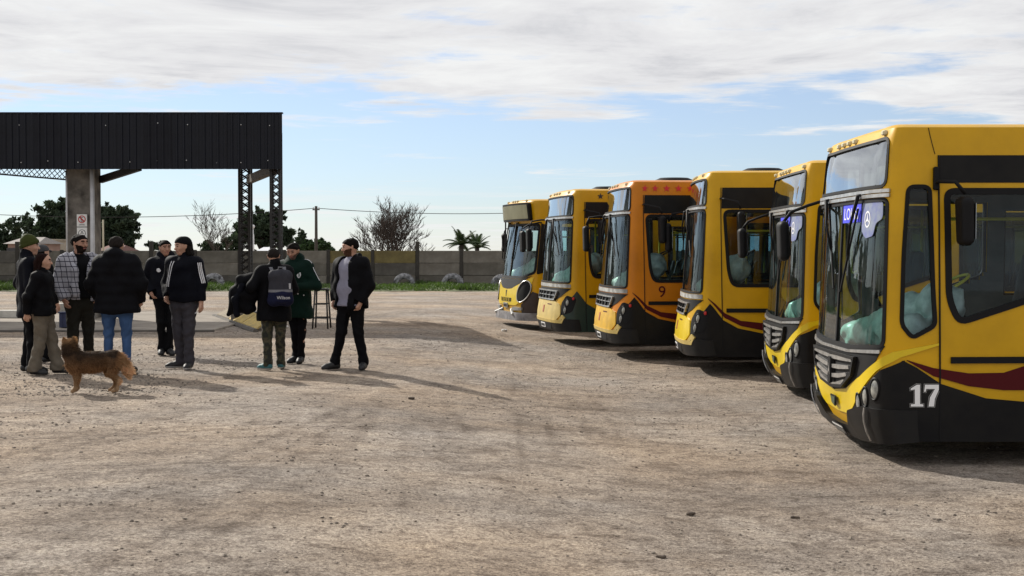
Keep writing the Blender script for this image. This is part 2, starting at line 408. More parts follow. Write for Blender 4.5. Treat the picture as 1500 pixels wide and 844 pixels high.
# scattered stones, far too many to count
def stones(n, xr, yr, smin, smax, seed):
    r = np.random.default_rng(seed)
    t = (1+5**.5)/2
    base = np.array([(-1, t, 0), (1, t, 0), (-1, -t, 0), (1, -t, 0), (0, -1, t), (0, 1, t), (0, -1, -t), (0, 1, -t), (t, 0, -1), (t, 0, 1), (-t, 0, -1), (-t, 0, 1)])/1.9
    fc = np.array([(0, 11, 5), (0, 5, 1), (0, 1, 7), (0, 7, 10), (0, 10, 11), (1, 5, 9), (5, 11, 4), (11, 10, 2), (10, 7, 6), (7, 1, 8), (3, 9, 4), (3, 4, 2), (3, 2, 6), (3, 6, 8), (3, 8, 9), (4, 9, 5), (2, 4, 11), (6, 2, 10), (8, 6, 7), (9, 8, 1)])
    x = r.uniform(*xr, n); y = yr[0]+(yr[1]-yr[0])*r.random(n)**1.4
    cl = fbm2(x*.6, y*.9, 3, 5); keep = r.random(n) < np.clip(.45+2.4*cl, .06, 1); x, y = x[keep], y[keep]; n = len(x)
    s = smin*(smax/smin)**(r.random(n)**3.0)
    V = base[None]*s[:, None, None]*r.uniform(.6, 1.35, (n, 12, 1)); V = V*np.stack([np.ones(n), r.uniform(.7, 1.2, n), r.uniform(.4, .8, n)], -1)[:, None]
    th = r.uniform(0, 6.28, n); c, s_ = np.cos(th)[:, None], np.sin(th)[:, None]
    V = np.stack([V[..., 0]*c-V[..., 1]*s_, V[..., 0]*s_+V[..., 1]*c, V[..., 2]], -1)
    z = terrain(x, y)+relief(x, y)-.012
    V += np.stack([x, y, z+s*.15], -1)[:, None]
    F = fc[None]+(np.arange(n)*12)[:, None, None]
    return V.reshape(-1, 3), F.reshape(-1, 3)
V, F = stones(60000, (-7, 7), (5.2, 28), .003, .017, 4)
o = mesh('gravel', V, F, mat('gravel_stone', (.30, .25, .20), .9, var=.55, vscale=3.0), None, False)
tag(o, 'small loose stones scattered over the dirt yard', 'gravel', kind='stuff')
V, F = stones(5200, (-9.5, -3.6), (15, 21), .006, .022, 6)
o = mesh('rubble', V, F, mat('rubble_stone', (.20, .17, .14), .9, var=.5, vscale=3.0), None, False)
tag(o, 'darker crushed rubble on the dirt by the group of people', 'rubble', kind='stuff')
# single clods and scraps that stand out
M_CLOD = mat('clod', (.10, .075, .055), .95, var=.4, vscale=30); M_PAPER = mat('paper_scrap', (.75, .73, .70), .8)
def clod(px, py, s, label, m=M_CLOD):
    p = on_z(px, py, 0); p = on_z(px, py, G(p.x, p.y)); r = random.Random(px)
    pr = [((r.uniform(-1, 1)*s, r.uniform(-.6, .6)*s, .15*s), (r.uniform(-1, 1)*s, r.uniform(-.6, .6)*s, .3*s), s*.45, s*.3) for _ in range(5)]
    V, F = sdf(pr, s*.22, s*.2)
    V[:, 2] = np.maximum(V[:, 2]-V[:, 2].min()-.01, -.01)
    o = mesh('dirt_clod' if m is M_CLOD else 'paper_scrap', V, F, m, None, True, loc=(p.x, p.y, G(p.x, p.y)+float(relief(np.array(p.x), np.array(p.y)))-.008))
    tag(o, label, 'clod' if m is M_CLOD else 'litter')
clod(603, 584, .035, 'dark clod of earth on the open ground before the man in the open jacket')
clod(1012, 751, .03, 'small dark clod on the dirt in front of the bus row')
clod(968, 813, .024, 'flat dark clod lying on a wheel track in the dirt')
clod(1165, 757, .025, 'small dark lump of earth before the bus numbered 17')
clod(195, 548, .05, 'dark clod of earth just behind the tail of the dog')
clod(739, 485, .06, 'white crumpled scrap of paper on the dirt by the oldest bus', M_PAPER)
clod(418, 479, .05, 'small white scrap of litter behind the man with the backpack', M_PAPER)

# grass verge along the wall
WALL_Y = 62.5; WALL_Z = -.15
M_GRASS = mat('grass_blades', (.085, .15, .022), .7, col2=(.035, .06, .014), vscale=.45, trans=.4)
M_SOIL = mat('verge_soil', (.10, .12, .04), .95, var=.4, vscale=4)
xs = np.arange(-36, 22, .5); ys = np.array([57.6, 58.2, 59.2, 60.4, 61.6, 63.0])
zz = np.array([-.17, -.10, -.05, -.02, .0, .0])
V = []
for x in xs:
    for j, y in enumerate(ys): V.append((x, y+(.35*math.sin(x*1.3)+.2*math.sin(x*3.1) if j == 0 else 0), zz[j]+WALL_Z+.15+.03*math.sin(x*2.3+j)))
a = np.arange(len(xs)*len(ys)).reshape(len(xs), len(ys))
F = np.stack([a[:-1, :-1], a[1:, :-1], a[1:, 1:], a[:-1, 1:]], -1).reshape(-1, 4)
tag(mesh('grass_verge', V, F, M_SOIL, None, True), 'earth bank at the foot of the concrete wall', 'verge', kind='structure')
def grass(n, seed):
    r = np.random.default_rng(seed)
    x = r.uniform(-34, 20, n); y = r.uniform(57.9, 62.2, n)
    cl = fbm2(x*.5, y*.5, 3, 8)
    h = (.10+.22*r.random(n)+.5*np.clip(cl, 0, .4))*np.where(x < -11, .85, .42+1.1*np.clip(cl, 0, 1))
    keep = (r.random(n) < np.clip(.75+2*cl, .15, 1)); x, y, h = x[keep], y[keep], h[keep]; n = len(x)
    z0 = np.interp(y, ys, zz)-.02
    th = r.uniform(0, 6.28, n); w = r.uniform(.012, .03, n); ln = r.normal(0, .12, (n, 2))
    b = np.stack([x, y, z0], -1); d = np.stack([np.cos(th)*w, np.sin(th)*w, 0*w], -1)
    tip = b+np.stack([ln[:, 0], ln[:, 1], h], -1); md = b+np.stack([ln[:, 0]*.3, ln[:, 1]*.3, h*.6], -1)
    V = np.stack([b-d, b+d, md+d*.8, md-d*.8, tip], 1).reshape(-1, 3)
    k = np.arange(n)*5
    F = [(i, i+1, i+2, i+3) for i in k]+[(i+3, i+2, i+4) for i in k]
    return V, F
V, F = grass(42000, 3)
tag(mesh('grass', V, F, M_GRASS), 'green grass growing along the foot of the concrete wall', 'grass', kind='stuff')

# ================================================================== CONCRETE WALL
M_SLAB = mat('wall_slab', (.17, .155, .13), .9, col2=(.085, .075, .06), vscale=1.1, bump=.25, bscale=30, detail=8)
M_SLABY = mat('wall_slab_mossy', (.20, .16, .06), .9, col2=(.11, .085, .035), vscale=1.5, detail=8)
M_SLAB2 = mat('wall_slab_dark', (.115, .105, .09), .9, col2=(.06, .053, .045), vscale=1.4, bump=.25, bscale=30, detail=8); M_SLAB3 = mat('wall_slab_pale', (.22, .20, .17), .9, col2=(.12, .105, .085), vscale=1.2, bump=.25, bscale=30, detail=8)
M_POST = mat('wall_post', (.05, .044, .037), .9, var=.4, vscale=3, bump=.2, bscale=25)
wall = thing('boundary_wall', 'long grey precast concrete slab wall with posts behind the yard', 'wall', (0, WALL_Y, WALL_Z))
BAY = 2.03; X0W = (611-750)/FPX*WALL_Y
slab_me = []
for v in range(4):
    mb = MB(); r = random.Random(v)
    mb.box((0, 0, 0), (BAY-.12, .06, .5685), bev=.022); ob = mb.build('slab', M_SLAB, wall); slab_me.append(ob.data); bpy.data.objects.remove(ob)
mb = MB(); mb.box((0, 0, .875), (.15, .15, 1.75), bev=.015); ob = mb.build('post', M_POST, wall); post_me = ob.data; bpy.data.objects.remove(ob)
mb = MB(); mb.box((0, 0, 1.06), (.17, .16, 2.12), bev=.015); ob = mb.build('post', M_POST, wall); postt_me = ob.data; bpy.data.objects.remove(ob)
for i in range(-14, 10):
    x = X0W+i*BAY
    tall = i in (-6, -9, 0)
    po = link('post', postt_me if tall else post_me, wall, (x, 0, 0)); po.rotation_euler = (random.uniform(-.01, .01), random.uniform(-.012, .012), 0)
    for j in range(3):
        so_ = link('slab', slab_me[random.randrange(4)], wall, (x+BAY/2+random.uniform(-.01, .01), random.uniform(-.012, .012), .285+j*.568))
        so_.rotation_euler = (random.uniform(-.012, .012), random.uniform(-.004, .004), 0)
        if random.random() < .6: so_.material_slots[0].link = 'OBJECT'; so_.material_slots[0].material = random.choice((M_SLAB2, M_SLAB3))
        if j == 2 and i in (-2, -1, 4, -11):
            so_.material_slots[0].link = 'OBJECT'; so_.material_slots[0].material = M_SLABY
# half-buried tyres along the verge
M_TYREW = mat('whitewashed_rubber', (.36, .36, .38), .85, col2=(.045, .045, .048), vscale=5, bump=.3, bscale=20)
def tyre(px, label):
    Y = 60.9; x = (px-750)/FPX*Y; mb = MB()
    mb.lathe([(.27, -.13), (.36, -.15), (.46, -.13), (.49, -.08), (.49, .08), (.46, .13), (.36, .15), (.27, .13), (.25, .0), (.27, -.13)], 32)
    for k in range(36):
        t = 2*math.pi*k/36; c, s = math.cos(t), math.sin(t)
        mb.box((.49*c, 0, .49*s), (.03, .2, .045), rot=[(c, 0, -s), (0, 1, 0), (s, 0, c)])
    o = mb.build('half_buried_tyre', M_TYREW, None, True, loc=(x, Y, random.uniform(-.04, .06)), rz=random.uniform(-.25, .25)); o.rotation_euler.x = random.uniform(-.12, .1); o.rotation_euler.y = random.uniform(0, 6); tag(o, label, 'tyre', 'old tyres half buried along the wall')
tyre(313, 'whitewashed old tyre half buried in grass behind the man with striped sleeves')
tyre(592, 'whitewashed old tyre half buried beside a tall wall post below the bare tree')
tyre(663, 'whitewashed old tyre half buried in the verge below the palms')
tyre(735, 'whitewashed old tyre half buried in the verge partly behind the oldest bus')

# ================================================================== CANOPY
M_CLAD = mat('dark_cladding', (.006, .0075, .014), .5, var=.35, vscale=2.0, spec=.25); M_CLAD2 = mat('dark_cladding_faded', (.011, .012, .018), .6, var=.35, vscale=2.0, spec=.2)
M_CONC = mat('stained_concrete', (.23, .21, .185), .9, col2=(.05, .045, .04), vscale=2.4, bump=.25, bscale=20, detail=8)
M_STEEL = mat('dark_steel', (.018, .016, .015), .6, metal=.0, var=.4, vscale=8)
M_GALV = mat('galvanised_pipe', (.55, .55, .56), .45, metal=.3, var=.2, vscale=4)
M_ZINC = mat('zinc_roof', (.30, .31, .33), .5, metal=.5, var=.3, vscale=2)
CY = 30.8
def cx(px, Y): return (px-750)/FPX*Y
XL, XR = cx(-340, CY), cx(413, CY); ZB, ZT = on_y(200, 248, CY).z, on_y(200, 166.5, CY).z
canopy = thing('canopy', 'large open canopy with dark ribbed fascia on steel and concrete columns', 'canopy', (XR, CY, 0))
# fascia panels, each a ribbed sheet
PW = .62; npan = int((XR-XL)/PW)
def panel_mesh(v):
    mb = MB(); prof = []; r = random.Random(v)
    for k in range(4):
        a0 = k*PW/4
        prof += [(a0, 0), (a0+.095, 0), (a0+.105, .02+.004*r.random()), (a0+.145, .02+.004*r.random())]
    prof.append((PW+.02, 0)); n = len(prof)
    H = ZT-ZB; V = [(x, -d, z) for z in (0, H) for x, d in prof]+[(x, -d+.006, z) for z in (0, H) for x, d in prof]
    F = [(i, i+1, n+i+1, n+i) for i in range(n-1)]+[(2*n+i+1, 2*n+i, 3*n+i, 3*n+i+1) for i in range(n-1)]
    F += [(i+1, i, 2*n+i, 2*n+i+1) for i in range(n-1)]
    mb.add(V, F)
    ob = mb.build('fascia_panel', M_CLAD, canopy); me = ob.data; bpy.data.objects.remove(ob); return me
pm = [panel_mesh(i) for i in range(3)]
mbs = MB(); mbs.lathe([(.0, -.012), (.011, -.010), (.013, 0)], 8); ob = mbs.build('screw', mat('screw_head', (.55, .55, .55), .4, metal=.6)); screw_me = ob.data; bpy.data.objects.remove(ob)
for i in range(npan):
    x = -PW*(i+1); po = link('fascia_panel', pm[i % 3], canopy, (x, 0 if i % 2 else -.0065, ZB)); po.rotation_euler = (random.uniform(-.004, .004), 0, random.uniform(-.012, .012))
    if random.random() < .35: po.material_slots[0].link = 'OBJECT'; po.material_slots[0].material = M_CLAD2
    for zz_ in (ZB+.17, ZT-.24):
        for xx in ((x+.36+random.uniform(-.08, .08)),):
            link('screw', screw_me, po, (xx-x, -.004, zz_-ZB+random.uniform(-.03, .03)))
mb = MB(); mb.box(((XL-XR)/2, .04, ZT+.015), (XR-XL+.06, .14, .03)); mb.build('cap_flashing', M_CLAD, canopy)
# end fascia running back, and roof sheets
DEP = 4.6; SK = -1.0
mb = MB(); mb.add([(0, .01, ZB), (SK, DEP, ZB), (SK, DEP, ZT), (0, .01, ZT), (-.03, .01, ZB), (SK-.03, DEP, ZB), (SK-.03, DEP, ZT), (-.03, .01, ZT)], [(0, 1, 2, 3), (7, 6, 5, 4), (0, 4, 5, 1), (3, 2, 6, 7)]); mb.build('end_fascia', M_CLAD, canopy)
mb = MB(); mb.box(((XL-XR)/2-.35, DEP/2+.05, ZT-.30), (XR-XL-1.1, DEP-.1, .05), rot=[(1, 0, 0), (0, .999, 0), (0, .03, 1)]); mb.build('roof_sheet', M_ZINC, canopy)
# purlins under the roof
for k in range(4):
    mb = MB(); mb.box(((XL-XR)/2-.35, 0.7+k*1.1, ZT-.52+.045*k), (XR-XL-1.2, .06, .12)); mb.build('purlin', M_STEEL, canopy)
# lattice columns
def lattice(name, p0, p1, w, nseg, parent, n=4, r=.022, rd=.011):
    p0, p1 = Vector(p0), Vector(p1); d = (p1-p0); ln = d.length; d.normalize()
    a = Vector((1, 0, 0)) if abs(d.x) < .8 else Vector((0, 0, 1)); a = (a-d*a.dot(d)).normalized(); b = d.cross(a)
    mb = MB(); cor = [(a*sx+b*sy)*w/2 for sx, sy in ((-1, -1), (1, -1), (1, 1), (-1, 1))]
    for c in cor:
        rot = np.array([list(a), list(b), list(d)]).T
        mb.box((p0+p1)/2+c, (r*2, r*2, ln), rot=rot)
    col = mb.build(name, M_STEEL, parent)
    mb = MB()
    for f in range(4):
        c0, c1 = cor[f], cor[(f+1) % 4]
        for k in range(nseg):
            s0 = p0+d*(ln*k/nseg); s1 = p0+d*(ln*(k+1)/nseg)
            mb.tube([s0+c0, s1+c1], rd, 5, False); mb.tube([s0+c1, s1+c0], rd, 5, False)
    mb.build('lacing_bars', M_STEEL, col)
    return col
y2 = 4.2; xf = cx(405, CY+.3)-XR; xb = cx(360, CY+y2)-XR
lattice('lattice_column', (xf, .3, 0), (xf, .3, ZT-.4), .20, 26, canopy, r=.028, rd=.013)
lattice('lattice_column', (xb, y2, -.02), (xb, y2, ZT-.4), .25, 24, canopy, r=.032, rd=.014)
for (xx, yy) in ((xf, .3), (xb, y2)):
    mb = MB(); mb.box((xx, yy, .03), (.32, .32, .12), bev=.02); mb.build('footing', M_CONC, canopy)
mb = MB(); pa = Vector((xf-.05, .3, ZB+.02)); pb = Vector((xb+.1, y2, ZB-.02)); dv = (pb-pa).normalized(); sv = dv.cross(Vector((0, 0, 1))).normalized(); uv_ = sv.cross(dv)
mb.box((pa+pb)/2, ((pb-pa).length, .14, .2), rot=np.array([list(dv), list(sv), list(uv_)]).T); mb.build('tie_beam', mat('brown_beam', (.09, .07, .05), .8, var=.4), canopy)
# concrete column with pipes
cxp = cx(118.5, CY+.7)-XR; cw = 42/FPX*(CY+.7)
mb = MB(); mb.box((cxp, .95, (ZT-.3)/2), (cw, .5, ZT-.3), bev=.03); col = mb.build('concrete_column', M_CONC, canopy)
mb = MB(); xx = cx(137, CY+.5)-XR; mb.tube([(xx, .45, 0), (xx, .45, 1.5), (xx, .45, ZT-.4)], .052, 12); mb.build('downpipe', M_GALV, canopy, True)
mb = MB(); xx = cx(99.5, CY+.5)-XR; mb.tube([(xx, .45, 0), (xx, .45, ZB-.3), (xx-.05, .6, ZB)], .022, 8); mb.build('conduit', M_GALV, canopy, True)
# sloping beam behind the fascia and the roof truss to the left
mb = MB(); pa = Vector((cxp+.35, 1.1, ZB-.18)); pb = Vector((cx(205, CY+.2)-XR, .25, ZB+.06)); dv = (pb-pa).normalized(); sv = dv.cross(Vector((0, 0, 1))).normalized(); uv_ = sv.cross(dv)
mb.box((pa+pb)/2, ((pb-pa).length, .1, .16), rot=np.array([list(dv), list(sv), list(uv_)]).T); mb.build('sloping_beam', M_STEEL, canopy)
lattice('roof_truss', (cxp-.35, 2.6, ZB-.02), (cxp-4.6, 3.4, ZB+.35), .26, 16, canopy, r=.018, rd=.010)
lattice('roof_truss', (cxp-4.6, 3.4, ZB+.35), (cxp-8.6, 4.0, ZB+.1), .26, 16, canopy, r=.018, rd=.010)
lattice('lattice_column', (cxp-8.4, 1.6, 0), (cxp-8.4, 1.6, ZT-.4), .22, 26, canopy, r=.028, rd=.013)
# no-parking sign and a second notice on the column
sg = thing('parking_sign', 'white no-parking notice with red crossed circle on concrete column', 'sign', (0, 0, 0))
sx, sy = cx(121, CY+.68), CY+.655
z1, z2 = on_y(121, 314, sy).z, on_y(121, 332, sy).z
mb = MB(); mb.box((sx, sy+.01, (z1+z2)/2), (.235, .012, z1-z2)); mb.build('sign_plate', mat('sign_white', (.80, .80, .78), .5), sg)
M_RED = mat('sign_red', (.45, .02, .02), .5); M_BLK = mat('print_black', (.012, .012, .014), .5)
zc_ = z1-.115; mb = MB()
t = np.linspace(0, 2*math.pi, 33)[:-1]; V = [(sx+r_*math.cos(q), sy+.0015, zc_+r_*math.sin(q)) for r_ in (.088, .066) for q in t]
mb.add(V, [(i, (i+1) % 32, 32+(i+1) % 32, 32+i) for i in range(32)])
mb.add([(sx-.062, sy+.001, zc_+.040), (sx-.040, sy+.001, zc_+.062), (sx+.062, sy+.001, zc_-.040), (sx+.040, sy+.001, zc_-.062)], [(0, 1, 2, 3)]); mb.build('prohibition_ring', M_RED, sg)
Vt, Ft = text_mesh('E', .15); mesh('letter', [(sx+x, sy+.0025, zc_-.053+y) for x, y in Vt], Ft, M_BLK, sg)
mb = MB()
for k in range(2): mb.box((sx, sy+.003, z2+.035+.02*k), (.15-.04*k, .002, .010))
mb.build('caption_lines', M_BLK, sg)
sg2 = thing('safety_notice', 'small white notice with a round pictogram below the no-parking sign', 'sign', (0, 0, 0))
z3 = on_y(121, 349, sy).z; mb = MB(); mb.box((sx, sy+.01, (z2-.02+z3)/2), (.235, .012, z2-.02-z3)); mb.build('sign_plate', MATS['sign_white'], sg2)
zc_ = (z2+z3)/2-.02; mb = MB(); V = [(sx+r_*math.cos(q), sy+.0015, zc_+r_*math.sin(q)) for r_ in (.085, .074) for q in t]
mb.add(V, [(i, (i+1) % 32, 32+(i+1) % 32, 32+i) for i in range(32)])
mb.box((sx, sy+.003, zc_), (.09, .002, .012)); mb.box((sx, sy+.003, zc_+.03), (.03, .002, .03)); mb.build('pictogram', M_BLK, sg2)

# concrete apron under the canopy, with its kerb
M_APRON = mat('apron_concrete', (.33, .285, .235), .9, col2=(.19, .16, .13), vscale=1.3, bump=.2, bscale=20, detail=8)
M_DARKK = mat('dark_kerb', (.13, .115, .10), .9, var=.4, vscale=3)  # darker tone than the apron, mottled
ya, yb = on_z(100, 486, .0).y, on_z(100, 458, .0).y
def slab(name, x0, x1, y0, y1, z0, z1, m, label, cat, kind='structure'):
    mb = MB(); mb.box(((x0+x1)/2, (y0+y1)/2, (z0+z1)/2), (x1-x0, y1-y0, z1-z0), bev=.012); o = mb.build(name, m); tag(o, label, cat, kind=kind); return o
slab('apron', -22, cx(306, ya), ya+.12, yb, -.2, .022, M_APRON, 'worn concrete apron under the canopy', 'pavement')
slab('kerb', -22, cx(312, ya), ya, ya+.116, -.2, .034, M_DARKK, 'dark kerb along the front of the apron', 'kerb')
# raised pump island remains: pale blocks and boards
M_PALE = mat('pale_block', (.55, .53, .48), .85, var=.3, vscale=5)
def blk(name, px, py, size, m, label, cat, z=.022, rz=0.0, bev=.012):
    p = on_z(px, py, z); mb = MB(); mb.box((0, 0, size[2]/2), size, bev=bev); o = mb.build(name, m, None, loc=(p.x, p.y+size[1]/2, z), rz=rz); tag(o, label, cat); return o
blk('concrete_block', 4, 466, (1.6, .5, .17), M_PALE, 'long pale concrete block on the apron left of the bearded man', 'block')
blk('concrete_block', 95, 458, (.75, .4, .22), M_PALE, 'pale concrete block stacked behind the dark blue box', 'block')
bx = thing('plastic_crate', 'dark blue box standing on the apron beside the man in the check scarf', 'crate', tuple(on_z(98, 481, .022)))
mb = MB(); s_ = (.36, .30, .33); mb.box((0, .15, .155), (s_[0]-.03, s_[1]-.03, .29), bev=.012); mb.build('shell', mat('blue_plastic', (.012, .02, .07), .45, var=.3), bx)
mb = MB()
mb.box((0, .15, .312), (s_[0], s_[1], .03), bev=.008); mb.build('rim', MATS['blue_plastic'], bx)
for sx_ in (-1, 1):
    mb = MB(); mb.box((sx_*.10, .011, .155), (.02, .012, .26)); mb.build('rib', MATS['blue_plastic'], bx)
# inspection-pit ramp with yellow edges
M_YEL = mat('worn_yellow', (.60, .42, .10), .8, col2=(.32, .24, .10), vscale=9, detail=7)
rp = thing('pit_ramp', 'sloping worn yellow edged ramp boards beside the apron', 'ramp', (0, 0, 0))
A = on_z(318, 462, .02); B = on_z(376, 484, .02); A2 = on_z(338, 450, .22); B2 = on_z(398, 468, .20)
for k in range(3):
    f0, f1 = k/3+.006, (k+1)/3-.006
    q = [A.lerp(B, f0), A.lerp(B, f1), A2.lerp(B2, f1), A2.lerp(B2, f0)]
    up = Vector((0, 0, .035)); V = [tuple(v) for v in q]+[tuple(v+up) for v in q]
    mesh('board', V, [(3, 2, 1, 0), (4, 5, 6, 7), (0, 1, 5, 4), (1, 2, 6, 5), (2, 3, 7, 6), (3, 0, 4, 7)], M_YEL if k != 0 else mat('worn_wood', (.32, .26, .18), .9, var=.5, vscale=8), rp)
e0 = A-Vector((.05, .12, .02)); e1 = B+Vector((0, -.12, -.02))
mb = MB(); mb.tube([e0, e0.lerp(e1, .5), e1], .06, 6); mb.build('edge_beam', M_DARKK, rp)
mb = MB(); mb.box(((A2+B2)/2+Vector((.1, .3, -.12))), (1.05, .5, .28), bev=.02); mb.build('support', M_DARKK, rp)
# low steel trestle
tb = thing('steel_trestle', 'black steel trestle frame standing behind the green coat', 'trestle', tuple(on_z(469, 482, 0)))
def rod(pts, r, name, par, m=M_STEEL, n=7):
    mb = MB(); mb.tube(pts, r, n); return mb.build(name, m, par, True)
for (sx_, sy_) in ((-1, 0), (1, 0), (-1, 1), (1, 1)):
    rod([(sx_*.155, .45*sy_, 0), (sx_*.115, .1+.25*sy_, .78)], .018, 'leg', tb)
for zz_ in (.22, .50): rod([(-.145, 0.02+.1*zz_, zz_), (.145, .02+.1*zz_, zz_)], .014, 'cross_bar', tb); rod([(-.145, .45-.1*zz_, zz_), (.145, .45-.1*zz_, zz_)], .014, 'cross_bar', tb)
mb = MB(); mb.box((0, .22, .795), (.30, .32, .035), bev=.008); mb.build('top_plate', M_STEEL, tb)

# ================================================================== FAR BACKGROUND
M_LEAFD = mat('dark_needles', (.050, .078, .036), .8, col2=(.018, .032, .018), vscale=.9, trans=.3)
M_LEAFM = mat('mid_leaves', (.045, .085, .022), .8, col2=(.02, .045, .014), vscale=1.2, trans=.2)
M_BARK = mat('bark', (.055, .042, .034), .9, var=.4, vscale=4)
M_TWIG = mat('bare_twigs', (.075, .058, .048), .9, var=.4, vscale=2)
M_PALM = mat('palm_leaf', (.05, .085, .03), .7, var=.4, vscale=3, trans=.2)
def leaf_crown(lobes, n, size, seed):
    r = np.random.default_rng(seed); Vs = []; Fs = []; k0 = 0
    wts = np.array([l[1][0]*l[1][2] for l in lobes]); wts = wts/wts.sum()
    for (c, rad), w in zip(lobes, wts):
        ncl = max(6, int(46*w*len(lobes)**.5+9)); m = int(n*w/ncl)
        for q in range(ncl):
            d = r.normal(size=3); d /= np.linalg.norm(d); rr_ = r.uniform(.2, 1.08)
            out_ = r.random() < .22; rr_ = r.uniform(1.0, 1.3) if out_ else rr_; cc = np.array(c)+d*np.array(rad)*rr_; cr = min(rad)*(r.uniform(.08, .16) if out_ else r.uniform(.16, .34))
            p = cc+r.normal(size=(m, 3))*cr*np.array([.62, .62, .42])
            a = r.normal(size=(m, 3)); a /= np.linalg.norm(a, axis=1)[:, None]
            b = np.cross(a, r.normal(size=(m, 3))); b /= np.linalg.norm(b, axis=1)[:, None]
            s = size*r.uniform(.5, 1.3, (m, 1))
            Vs.append(np.stack([p-a*s, p+b*s*.45, p+a*s, p-b*s*.45], 1).reshape(-1, 3)); k = np.arange(m)*4+k0; k0 += 4*m
            Fs.append(np.stack([k, k+1, k+2, k+3], 1))
    return np.concatenate(Vs), np.concatenate(Fs)
def leafy_tree(px, Y, lobes_px, label, m=M_LEAFD, n=6000, size=.22, seed=1, name='evergreen_tree', trunk=.18):
    s = FPX/Y; x0 = (px-750)/s; z0 = WALL_Z
    t = thing(name, label, 'tree', (x0, Y, z0)); lob = []
    for (lx, ly, rx, rz_) in lobes_px:
        c = on_y(lx, ly, Y); lob.append(((c.x-x0, 0, c.z-z0), (rx/s, min(rx, rz_*1.3)/s, rz_/s)))
    V, F = leaf_crown(lob, n, size, seed); mesh('crown', V, F, m, t)
    top = max(l[0][2] for l in lob); mb = MB()
    mb.tube([(0, 0, -.3), (.05, 0, top*.4), (.0, 0, top*.8)], [trunk, trunk*.8, trunk*.35], 8)
    for (c, rd) in lob:
        mb.tube([(0, 0, top*.3), (c[0]*.5, 0, c[2]*.6), (c[0], c[1], c[2])], [trunk*.5, trunk*.35, trunk*.12], 6)
    mb.build('trunk', M_BARK, t, True); return t
leafy_tree(8, 118, [(2, 345, 18, 16), (26, 332, 14, 12), (12, 362, 22, 10), (-16, 350, 20, 22)], 'thin dark tree with gaps at the far end of the wall behind the low house', n=4200, seed=2, size=.24)
leafy_tree(40, 122, [(38, 328, 9, 12), (42, 350, 14, 14), (30, 358, 12, 10)], 'slim dark tree behind the man in the green beanie', n=2400, seed=3, size=.24)
leafy_tree(80, 125, [(84, 312, 17, 20), (66, 318, 18, 16), (80, 340, 32, 24), (58, 336, 14, 16), (100, 335, 18, 28), (92, 300, 9, 10)], 'broad dark evergreen tree left of the concrete column', n=9500, seed=4, size=.26, trunk=.3)
leafy_tree(170, 120, [(172, 325, 22, 24), (152, 330, 22, 26), (188, 342, 16, 20), (165, 350, 36, 18), (180, 312, 10, 10), (148, 305, 14, 8)], 'broad dark evergreen tree right of the concrete column', n=9500, seed=5, size=.26, trunk=.3)
leafy_tree(385, 112, [(375, 328, 24, 20), (358, 345, 20, 22), (392, 340, 26, 24), (415, 345, 14, 20), (380, 312, 12, 8), (342, 358, 12, 12), (424, 352, 11, 16), (400, 320, 14, 14), (364, 322, 12, 14)], 'dense dark evergreen tree behind the lattice columns', n=9500, seed=6, size=.25, trunk=.25)
leafy_tree(462, 100, [(462, 362, 26, 10), (446, 364, 16, 9), (478, 366, 14, 7)], 'low rounded green bush above the wall beside the utility pole', M_LEAFM, n=4200, seed=7, size=.18, name='rounded_bush', trunk=.12)
leafy_tree(442, 104, [(441, 346, 5, 8), (442, 356, 8, 9)], 'narrow dark cypress behind the rounded bush', n=1300, seed=8, size=.18, name='cypress_tree', trunk=.1)
leafy_tree(306, 110, [(306, 362, 14, 8), (318, 366, 16, 6)], 'low dark shrub above the wall under the small bare tree', n=1800, seed=9, size=.2, name='shrub', trunk=.1)
leafy_tree(228, 118, [(228, 360, 12, 5), (236, 364, 10, 4)], 'small flat-topped dark tree beside the man with the chest badge', n=1300, seed=10, size=.2, name='flat_topped_tree', trunk=.1)
leafy_tree(505, 98, [(508, 368, 14, 5)], 'low dry shrub above the wall behind the man in the open jacket', M_LEAFM, n=700, seed=11, size=.16, name='shrub', trunk=.06)
def bare_tree(px, Y, hpx, wpx, label, seed, nst=7, depth=5, r0=.09, name='bare_tree', spread_=.9):
    s = FPX/Y; H = hpx/s; Wd = wpx/s/2; x0 = (px-750)/s; r = random.Random(seed)
    t = thing(name, label, 'tree', (x0, Y, WALL_Z)); mbt = MB(); mbw = MB()
    top = H
    def grow(p, d, ln, rad, lev):
        pts = [p]; rr_ = [rad]; q = p.copy(); dd = d.copy()
        for i in range(3):
            dd = (dd+Vector((r.gauss(0, .13), r.gauss(0, .13), .06))).normalized(); q = q+dd*ln/3; pts.append(q.copy()); rr_.append(rad*(1-.22*(i+1)))
        (mbt if lev < 2 else mbw).tube(pts, rr_, 5 if lev < 2 else 3, False)
        if lev >= depth: return
        nb = 3 if lev < depth-1 else 4
        for b in range(nb):
            f = r.uniform(.35, 1.0) if b else 1.0
            i = min(2, int(f*3)); base = pts[i].lerp(pts[i+1], f*3-i) if i < 3 else pts[3]
            nd_ = (dd+Vector((r.gauss(0, .5), r.gauss(0, .5), r.gauss(.10, .25)))*spread_).normalized()
            grow(base, nd_, ln*r.uniform(.58, .82), max(rad*.58, .013), lev+1)
    for k in range(nst):
        a = -1+2*(k+.5)/nst if nst > 1 else 0
        d = Vector((a*Wd/H*1.15+r.gauss(0, .05), r.gauss(0, .35), 1)).normalized()
        grow(Vector((a*.25, r.uniform(-.15, .15), -.2)), d, H*.40*r.uniform(.85, 1.05)*(1-.2*a*a), r0, 0)
    mbt.build('trunk', M_BARK, t); mbw.build('crown', M_TWIG, t); return t
bare_tree(573, 82, 116, 92, 'wide leafless tree with many upright branches behind the wall', 5, nst=11, depth=5, r0=.075)
